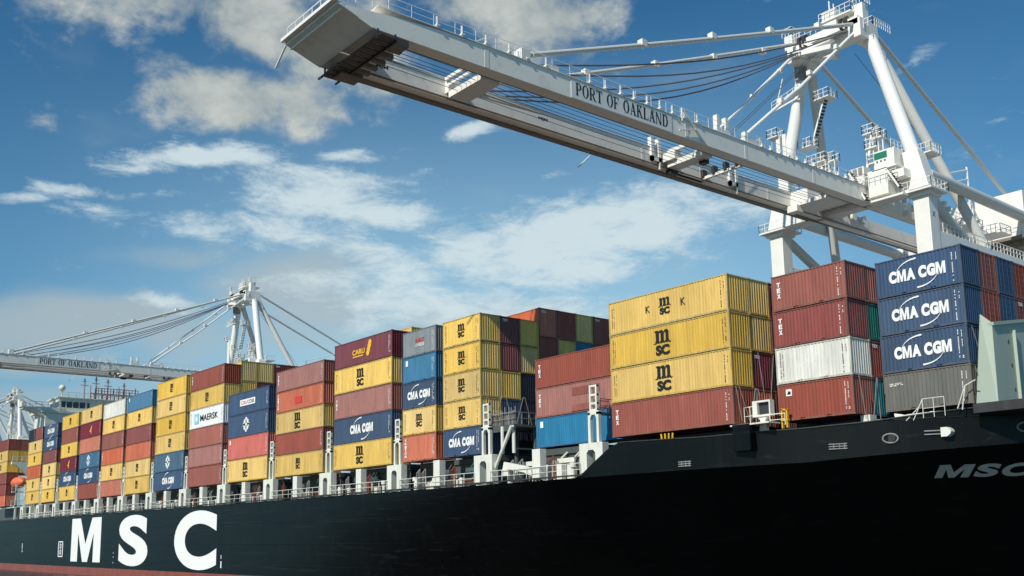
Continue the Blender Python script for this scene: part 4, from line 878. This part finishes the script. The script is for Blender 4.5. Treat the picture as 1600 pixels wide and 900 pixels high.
# cross members and trolley
m_ = K(); m_.box((-68.2, -7.6, 30.93), (-63.44, -5.6, 31.5)).box((-68.8, -7.6, 31.5), (-68.2, -6.4, 32.9)).bar((-68.4, -7.7, 32.7), (-63, -7.7, 32.7), 0.3).bar((-68.2, -7.5, 32.2), (-63, -7.5, 32.2), 0.22).bar((-68.2, -6.0, 31.8), (-63, -6.0, 31.8), 0.35)
m_.prism([(-5.5, 31.4), (1.8, 31.2), (-5.5, 30.9)], 'x', -66.5, -66.2); m_.build('boom_tie', mCR, crane)
m_ = K(); m_.box((-68.2, 21.2, 30.93), (-63.44, 22.8, 31.5)).box((-68.6, 20.8, 31.5), (-66.8, 22.6, 32.4)).bar((-67.8, 21, 32.5), (-63, 21, 32.5), 0.35).bar((-69.0, 27.6, 31.2), (-62.9, 27.6, 31.2), 0.35, 0.3).box((-69.3, 22.8, 31), (-68.9, 28, 31.4))
tr = m_.build('trolley', mCR, crane)
m_ = K(); 
for x_ in (-68.7, -67.2, -65.6, -64, -63.2): m_.cut(); m_.box((x_, 27.2, 31.3), (x_+0.4, 27.9, 32.1))
m_.cut().box((-69, 21.8, 30.5), (-68.3, 23, 31.0)).cut().box((-65, 22.5, 30.6), (-64.2, 23.2, 31.1)); m_.build('trolley_gear', mDK, tr)
K().tube((-67.2, 20.9, 32.4), (-67.2, 21.7, 32.4), 0.42, 12).build('sheave', mYSAFE, tr)
m_ = K(); m_.box((-68.2, 43.5, 30.93), (-63.44, 47.5, 31.4)).box((-68.9, 44, 31.4), (-66.3, 46.5, 33.0)).box((-68.6, 43.0, 30.2), (-67.2, 44.2, 31.0)); m_.build('boom_hinge', mCR, crane)
m_ = K()
for k in range(6): m_.cut(); m_.tube((-68.5, 47.5+2.4*k, 32.4), (-68.1, 47.5+2.4*k, 32.4), 0.55, 14)
m_.build('sheave', mCR, crane)
m_ = K()
for k, (x_, z_) in enumerate(((-66.9, 31.3), (-66.2, 31.4), (-65.5, 31.4), (-64.9, 31.3), (-64.3, 31.3), (-63.9, 31.5))):
    m_.cut(); p0 = Vector((x_, -18, z_)); pts = [p0.lerp(Vector((x_, 50, z_)), q_/8)+Vector((0, 0, -0.35*math.sin(math.pi*q_/8))) for q_ in range(9)]; m_.path(pts, 0.028, 5)
m_.build('hoist_cable', mCABLE, crane)
m_ = K()
m_.tube((-70.9, 12.3, 31), (-70.9, 10.6, 29.4), 0.07, 6); m_.build('flood_light_arm', mCR, crane)
m_ = K().bar((-61.5, 16.0, 33.9), (-61.5, 19.6, 30.9), 0.14).bar((-61.5, 15.5, 31.5), (-61.5, 18.2, 32.2), 0.12).bar((-61.5, 16.0, 33.9), (-61.5, 16.0, 32.6), 0.1); m_.build('bracket', mCR, crane)
for y_ in (-8.6, 16.6, 26.0, 38.2):
    m_ = MB(CO); m_.box((-61.70, y_, 31.04), (-61.68, y_+0.45, 32.9)); m_.build('splice_plate', mCR, crane)
    m_ = MB(CO); m_.box((-68.70, y_+1.1, 31.04), (-68.68, y_+1.5, 32.9)); m_.build('splice_plate', mCR, crane)
# lettering on the boom: heavy roman letters with serifs
def roman(mb, s, y0, y1, z0, z1, xf, reverse=False):
    T, t0, sr, sw = 0.17, 0.06, 0.055, 0.07
    def stem(l, x, w=T, a=0.0, b=1.0, foot=True, head=True):
        l.append([(x, a), (x+w, a), (x+w, b), (x, b)])
        if foot and a == 0: l.append([(x-sw, 0), (x+w+sw, 0), (x+w+sw, sr), (x-sw, sr)])
        if head and b == 1: l.append([(x-sw, 1-sr), (x+w+sw, 1-sr), (x+w+sw, 1), (x-sw, 1)])
    def bowl(l, cx, cz, rx, rz, tx, tz, a0, a1, n=14):
        for i in range(n):
            u0, u1 = R(a0+(a1-a0)*i/n), R(a0+(a1-a0)*(i+1)/n)
            l.append([(cx+rx*math.cos(u0), cz+rz*math.sin(u0)), (cx+rx*math.cos(u1), cz+rz*math.sin(u1)), (cx+(rx-tx)*math.cos(u1), cz+(rz-tz)*math.sin(u1)), (cx+(rx-tx)*math.cos(u0), cz+(rz-tz)*math.sin(u0))])
    def dg(l, p, q, w): l.append([(p[0], p[1]), (p[0]+w, p[1]), (q[0]+w, q[1]), (q[0], q[1])])
    def serif(l, a, b, z): l.append([(a, z), (b, z), (b, z+sr), (a, z+sr)])
    def G_(c_):
        l = []
        if c_ == 'P': stem(l, 0.07); l.append([(0.2, 1-t0), (0.42, 1-t0), (0.42, 1), (0.2, 1)]); l.append([(0.2, 0.44), (0.42, 0.44), (0.42, 0.5), (0.2, 0.5)]); bowl(l, 0.40, 0.72, 0.26, 0.28, 0.16, 0.06, -90, 90); w_ = 0.68
        elif c_ == 'R': stem(l, 0.07); l.append([(0.2, 1-t0), (0.42, 1-t0), (0.42, 1), (0.2, 1)]); l.append([(0.2, 0.46), (0.42, 0.46), (0.42, 0.52), (0.2, 0.52)]); bowl(l, 0.40, 0.73, 0.26, 0.27, 0.16, 0.06, -90, 90); dg(l, (0.58, 0), (0.30, 0.48), 0.17); serif(l, 0.56, 0.82, 0); w_ = 0.78
        elif c_ == 'O': bowl(l, 0.40, 0.5, 0.38, 0.52, 0.17, 0.05, 0, 360, 28); w_ = 0.80
        elif c_ == 'T': stem(l, 0.28, head=False); l.append([(0.02, 0.93), (0.71, 0.93), (0.71, 1), (0.02, 1)]); l.append([(0.02, 0.72), (0.06, 0.72), (0.1, 1), (0.02, 1)]); l.append([(0.63, 1), (0.67, 0.72), (0.71, 0.72), (0.71, 1)]); w_ = 0.73
        elif c_ == 'F': stem(l, 0.07); l.append([(0.2, 0.94), (0.62, 0.94), (0.62, 1), (0.2, 1)]); l.append([(0.54, 0.94), (0.58, 0.74), (0.62, 0.74), (0.62, 0.94)]); l.append([(0.2, 0.48), (0.46, 0.48), (0.46, 0.54), (0.2, 0.54)]); l.append([(0.42, 0.38), (0.46, 0.38), (0.46, 0.64), (0.42, 0.64)]); w_ = 0.66
        elif c_ == 'A': dg(l, (0.56, 0), (0.30, 1), 0.18); dg(l, (0.08, 0), (0.36, 1), 0.06); l.append([(0.2, 0.30), (0.55, 0.30), (0.55, 0.36), (0.2, 0.36)]); serif(l, 0.0, 0.24, 0); serif(l, 0.48, 0.82, 0); w_ = 0.80
        elif c_ == 'K': stem(l, 0.07); dg(l, (0.22, 0.42), (0.56, 1), 0.07); dg(l, (0.58, 0), (0.30, 0.60), 0.18); serif(l, 0.46, 0.74, 1-sr); serif(l, 0.50, 0.84, 0); w_ = 0.82
        elif c_ == 'L': stem(l, 0.07); l.append([(0.2, 0), (0.64, 0), (0.64, 0.06), (0.2, 0.06)]); l.append([(0.56, 0.06), (0.64, 0.06), (0.64, 0.28), (0.60, 0.28)]); w_ = 0.68
        elif c_ == 'N': stem(l, 0.09, 0.06, head=False); stem(l, 0.68, 0.06, foot=False); dg(l, (0.58, 0), (0.06, 1), 0.17); w_ = 0.86
        elif c_ == 'D': stem(l, 0.07); l.append([(0.2, 1-t0), (0.36, 1-t0), (0.36, 1), (0.2, 1)]); l.append([(0.2, 0), (0.36, 0), (0.36, t0), (0.2, t0)]); bowl(l, 0.34, 0.5, 0.42, 0.50, 0.17, 0.06, -90, 90, 18); w_ = 0.78
        else: w_ = 0.38
        return l, w_
    tot = sum(G_(c_)[1]+0.09 for c_ in s); sc = (y1-y0)/tot; x = 0; i = 0
    for c_ in s:
        l, w_ = G_(c_)
        for poly in l:
            i += 1; e = 0.0008*(i % 6)
            mb.prism([(y0+(x+p[0])*sc, z0+p[1]*(z1-z0)) for p in poly], 'x', xf, xf+0.012+e)
        x += w_+0.09
m_ = MB(CO); m_.box((-61.70, 1.2, 31.06), (-61.66, 14.6, 32.86)); sg_ = m_.build('name_board', mCR, crane)
m_ = MB(CO); roman(m_, 'PORT OF OAKLAND', 1.75, 14.1, 31.42, 32.62, -61.66); m_.build('lettering', mBLK, sg_)
m_ = K(); fit_text(m_, 'MJM', -14.8, -13.6, 31.9, 32.25, -68.695, 0.03, ax='x'); fit_text(m_, 'MJM', 3.4, 4.6, 31.9, 32.25, -68.695, 0.03, ax='x'); m_.build('lettering', mBLK, crane)
# forestays
def sag(p0, p1, s_, n=8): p0, p1 = Vector(p0), Vector(p1); return [p0.lerp(p1, i/n)-Vector((0, 0, s_*math.sin(math.pi*i/n))) for i in range(n+1)]
m_ = K(); m_.path(sag((-62, 50.0, 54.2), (-62, -3.9, 33.6), 0.15), 0.24, 10); m_.build('forestay', mCRT, crane)
m_ = K(); m_.path(sag((-70, 50.0, 54.9), (-70, -3.9, 33.6), 0.25), 0.22, 10); m_.build('forestay', mCRT, crane)
m_ = K(); m_.path([(-62, 50.2, 53.4), (-62, 37, 42.0), (-62, 36, 41.3), (-62, 26.3, 33.6)], 0.19, 10); m_.build('forestay', mCRW, crane)
m_ = K(); m_.path([(-70, 50.2, 54.2), (-70, 40, 45.2), (-70, 39, 44.3), (-70, 26.3, 33.4)], 0.19, 10); m_.build('forestay', mCRW, crane)
m_ = K()
for x_, s_, dy in ((-62.6, 1.6, 0), (-63.2, 2.3, 1), (-69.2, 1.9, 0), (-69.5, 3.0, 1.2), (-68.8, 2.4, 1.2)): m_.cut(); m_.path(sag((x_, 50, 53.6), (x_, -3+dy*2, 33.2), s_, 12), 0.085, 6)
for x_ in (-68.4, -67.6): m_.cut(); m_.path(sag((x_, 50, 52.5), (x_, 27, 33.2), 0.1, 3), 0.045, 5)
m_.cut(); m_.path([(-64, 53, 52), (-57, 64, 34)], 0.035, 5); m_.build('hoist_cable', mCABLE, crane)
m_ = K()
for x_ in (-62, -70):
    for f in (0.15, 0.33, 0.52, 0.72): p = Vector((x_, 50, 54.4)).lerp(Vector((x_, -3.9, 33.6)), f); m_.cut(); m_.box(p-Vector((0.32, 0.35, 0.3)), p+Vector((0.32, 0.35, 0.34)))
    for f in (0.2, 0.45, 0.7): p = Vector((x_, 50.2, 53.8)).lerp(Vector((x_, 26.3, 33.5)), f); m_.cut(); m_.box(p-Vector((0.26, 0.26, 0.26)), p+Vector((0.26, 0.26, 0.26)))
m_.build('stay_pin', mCR, crane)
# apex
m_ = K(); m_.box((-71.1, 51.2, 53.2), (-61.0, 52.8, 54.55)).box((-71.0, 49.4, 53.9), (-61.2, 50.6, 54.9)).box((-71.2, 49.0, 52.2), (-69.4, 53.4, 54.2)).box((-62.6, 49.4, 52.2), (-60.9, 53.4, 54.6)); m_.prism([(-70.9, 53.2), (-66, 52.0), (-66, 53.2)], 'y', 51.3, 52.7); m_.build('apex_beam', mCR, crane)
m_ = K(); m_.box((-66.9, 50, 56.2), (-62.4, 54, 56.4)).box((-66.6, 50.2, 54.9), (-64.6, 52.2, 57.6)).box((-62.7, 50.9, 54.6), (-61.3, 52.2, 57.2)).box((-72.2, 50, 54.7), (-71.0, 51.6, 56.6)).box((-70.5, 48.4, 52.6), (-64.5, 49.4, 52.9)); m_.bar((-70.5, 48.6, 52.9), (-64.5, 48.6, 51.8), 0.5, 0.6).bar((-68.5, 49, 54), (-66.5, 49, 52.5), 0.4); o_ = m_.build('machinery_platform', mCR, crane)
m_ = K().rail([(-66.9, 50, 56.4), (-62.4, 50, 56.4), (-62.4, 54, 56.4)], 1.1, 0.7, 0.04).rail([(-72.5, 50, 56.6), (-71, 50, 56.6), (-71, 51.6, 56.6)], 1.1, 0.5, 0.04).rail([(-71, 49.3, 54.9), (-67, 49.3, 54.9)], 1.0, 0.8, 0.035).rail([(-62.9, 50.8, 57.2), (-61.1, 50.8, 57.2), (-61.1, 52.4, 57.2)], 1.2, 0.4, 0.04).rail([(-60.8, 50, 53.2), (-59.6, 50, 53.2), (-59.6, 54, 53.2)], 1.1, 0.5, 0.04)
m_.tube((-65.6, 50.5, 57.6), (-65.6, 50.5, 59.0), 0.1, 6).tube((-65.0, 50.5, 57.4), (-65.0, 50.5, 58.4), 0.08, 6); m_.build('railing', mCR, o_)
m_ = K()
for x_ in (-69.6, -68.9, -63.6, -62.9): m_.cut(); m_.tube((x_, 49.6, 54.6), (x_+0.35, 49.6, 54.6), 0.75, 16)
m_.build('sheave', mDK, crane)
m_ = K()
for i, (x_, z_) in enumerate(((-71.0, 51.6), (-70.0, 50.9), (-70.6, 52.6))): m_.tube((x_, 51.0, z_), (x_+0.3, 51.0, z_), 0.45, 12)
m_.box((-71.6, 50.8, 50.5), (-70.2, 52.2, 52.4)); m_.build('sheave', mGREY, crane)
# side arm on the aft post, ladder cages and platforms
m_ = K().bar((-70.8, 51, 49.3), (-75.2, 51, 47.8), 0.35, 0.3).bar((-70.6, 51, 48.3), (-75.2, 51, 47.6), 0.2).bar((-74.8, 51, 47.9), (-73.5, 51, 51.6), 0.12); m_.rail([(-75.2, 50.6, 47.8), (-71, 50.6, 48.8)], 0.9, 0.8, 0.035); m_.build('side_arm', mCR, crane)
def staircase(p0, p1, w=0.8, name='stair'):
    p0, p1 = Vector(p0), Vector(p1); n = int((p1-p0).length/0.42); s0 = K()
    for d in (-w/2, w/2): s0.bar(p0+Vector((0, d, 0)), p1+Vector((0, d, 0)), 0.08, 0.22)
    o_ = s0.build(name, mCR, crane); t1 = K()
    for i in range(n+1): p = p0.lerp(p1, i/n); t1.box(p+Vector((-0.17, -w/2, -0.03)), p+Vector((0.17, w/2, 0.06)))
    t1.build('tread', mDK, o_)
staircase((-70.9, 52.9, 41.5), (-68.6, 52.9, 47.3)); staircase((-70.8, 52.9, 36.2), (-69.4, 52.9, 38.6)); staircase((-63.2, 48.6, 34.8), (-61.3, 48.6, 31.0)); staircase((-58.6, 49.2, 34.0), (-57.3, 49.2, 31.6)); staircase((-66.9, 47.5, 33.0), (-65.7, 47.5, 31.2))
def landing(x, y, z, w, d, hc=0):
    o_ = K().box((x, y, z), (x+w, y+d, z+0.14)).build('platform', mCR, crane)
    m_ = K().rail([(x, y, z+0.1), (x+w, y, z+0.1), (x+w, y+d, z+0.1), (x, y+d, z+0.1), (x, y, z+0.1)], 1.1, 0.55, 0.04)
    if hc:
        for a in (0.1, w-0.1): m_.tube((x+a, y+0.1, z-hc), (x+a, y+0.1, z), 0.07, 6)
    m_.build('railing', mCR, o_)
landing(-69.6, 51.8, 47.3, 2.2, 2.0); landing(-71.6, 50.6, 41.0, 2.0, 1.6); landing(-76.4, 50.8, 44.0, 1.6, 1.6); landing(-70.6, 51, 38.6, 2.6, 1.6, 5); landing(-69.2, 51, 36.8, 1.8, 1.6, 4); landing(-67.7, 51, 38.2, 1.0, 1.2, 5.4)
K().box((-75.3, 51.2, 36), (-74.7, 51.5, 44)).box((-74.2, 51.0, 36), (-73.7, 51.3, 44)).build('cable_duct', mCR, crane)
# mast platforms and electrical cabin on the near side
landing(-62.7, 51, 40.1, 1.5, 1.5); landing(-62.5, 51, 38.2, 1.6, 1.5); landing(-62.2, 51, 36.2, 1.6, 1.5); landing(-61.4, 51, 39.2, 1.2, 1.2)
m_ = K()
for x_ in (-62.5, -61.6, -60.9, -60.3): m_.cut(); m_.tube((x_, 51.4, 33.8), (x_, 51.4, 39.9), 0.08, 6)
m_.bar((-62.5, 51.4, 36), (-61.6, 51.4, 40), 0.35, 0.3); m_.build('mast_frame', mCR, crane)
cb = K().box((-60.6, 49.6, 34.6), (-58.0, 51.8, 36.9)).box((-60.8, 49.3, 34.45), (-57.6, 52, 34.62)).build('electrical_cabin', mCR, crane, 0.03)
K().box((-60.55, 49.56, 35.9), (-58.9, 49.60, 36.7)).build('sign_board', mGRN, cb)
m_ = MB(CO); marks(m_, [(0, 0, 0.2, 0.1)], 1); 
m_ = K()
for k in range(3): m_.cut(); m_.box((-60.3+k*0.5, 49.56, 35.5), (-60.1+k*0.5, 49.60, 35.7))
m_.build('vent', mDK, cb)
K().box((-64.0, 49.4, 34.6), (-61.9, 50.8, 35.6)).box((-64.0, 49.4, 33.2), (-61.9, 50.8, 34.5)).build('hoist_cabin', mCR, crane)
m_ = K()
for k in range(3): m_.cut(); m_.box((-64.05+k*0.72, 49.3, 34.7), (-63.55+k*0.72, 49.38, 35.5))
m_.build('vent', mGREY, crane)
m_ = K().rail([(-64, 49, 33.0), (-57.6, 49, 33.0)], 1.0, 0.7, 0.035).rail([(-58.2, 49.4, 36.9), (-58.2, 51.8, 36.9)], 1, 0.6, 0.035); m_.build('railing', mCR, crane)
# machinery house
mh = K().box((-66.6, 78.2, 30.6), (-55.9, 93, 37.0)).build('machinery_house', mCR, crane, 0.04)
K().box((-67.2, 77.0, 30.2), (-54.2, 93.5, 30.6)).box((-66, 78, 29.2), (-56, 92, 30.2)).build('house_floor', mCRB, mh)
K().rail([(-67, 77.1, 30.6), (-54.3, 77.1, 30.6), (-54.3, 93, 30.6)], 1.1, 1.0, 0.04).build('railing', mCR, mh)
m_ = K()
for x_ in (-62.1,): m_.tube((x_, 76.3, 33), (x_, 76.3, 41.6), 0.13, 8).tube((x_, 67.4, 33), (x_, 67.4, 38.4), 0.1, 8).tube((x_, 67.4, 38.4), (x_, 76.3, 41.2), 0.1, 8).tube((x_, 67.4, 37.0), (x_, 76.3, 39.9), 0.08, 8).tube((x_, 67.4, 36.4), (x_, 62, 32), 0.1, 8)
m_.tube((-60, 68, 31), (-60, 71.5, 35), 0.1, 6).tube((-60, 75.5, 31), (-60, 72.0, 35.2), 0.1, 6); m_.build('stay_support', mCR, crane)
landing(-60.8, 66, 30.2, 3.4, 3.2); landing(-58.6, 70, 29.6, 3.0, 3.0); landing(-57, 86, 27.2, 3, 3)
m_ = K().rail([(-55.1, 54, 26.5), (-55.1, 81, 26.5)], 1.1, 0.9, 0.04).rail([(-61.8, 54, 33), (-61.8, 77, 33)], 1.1, 0.9, 0.04); m_.build('railing', mCR, crane)
m_ = MB(CO)
fit_text(m_, 'X', 51.6, 52.3, 28.0, 28.6, -55.0, 0.03, ax='x'); m_.build('lettering', mBLK, crane)
m_ = K(); rr2 = random.Random(8)
for k in range(26):
    x_ = rr2.uniform(-61.5, -57.5); y_ = rr2.uniform(54.5, 75); z_ = 27+rr2.uniform(3.2, 5.0); m_.cut(); m_.box((x_, y_, z_), (x_+rr2.uniform(0.2, 0.9), y_+rr2.uniform(0.2, 0.9), z_+rr2.uniform(0.15, 0.8)))
m_.build('hoist_gear', mCR, crane)
# more cranes of the same kind further along the quay
for dx, lab in ((-174, 'white gantry crane with lettered boom, standing behind the middle of the ship'), (-404, 'distant white crane behind the ship bridge, the right one of two'), (-452, 'distant white crane at the far left edge of the picture')):
    c_ = copy_tree(crane); c_.location = (CO[0]+dx, CO[1], CO[2]); c_['label'] = lab
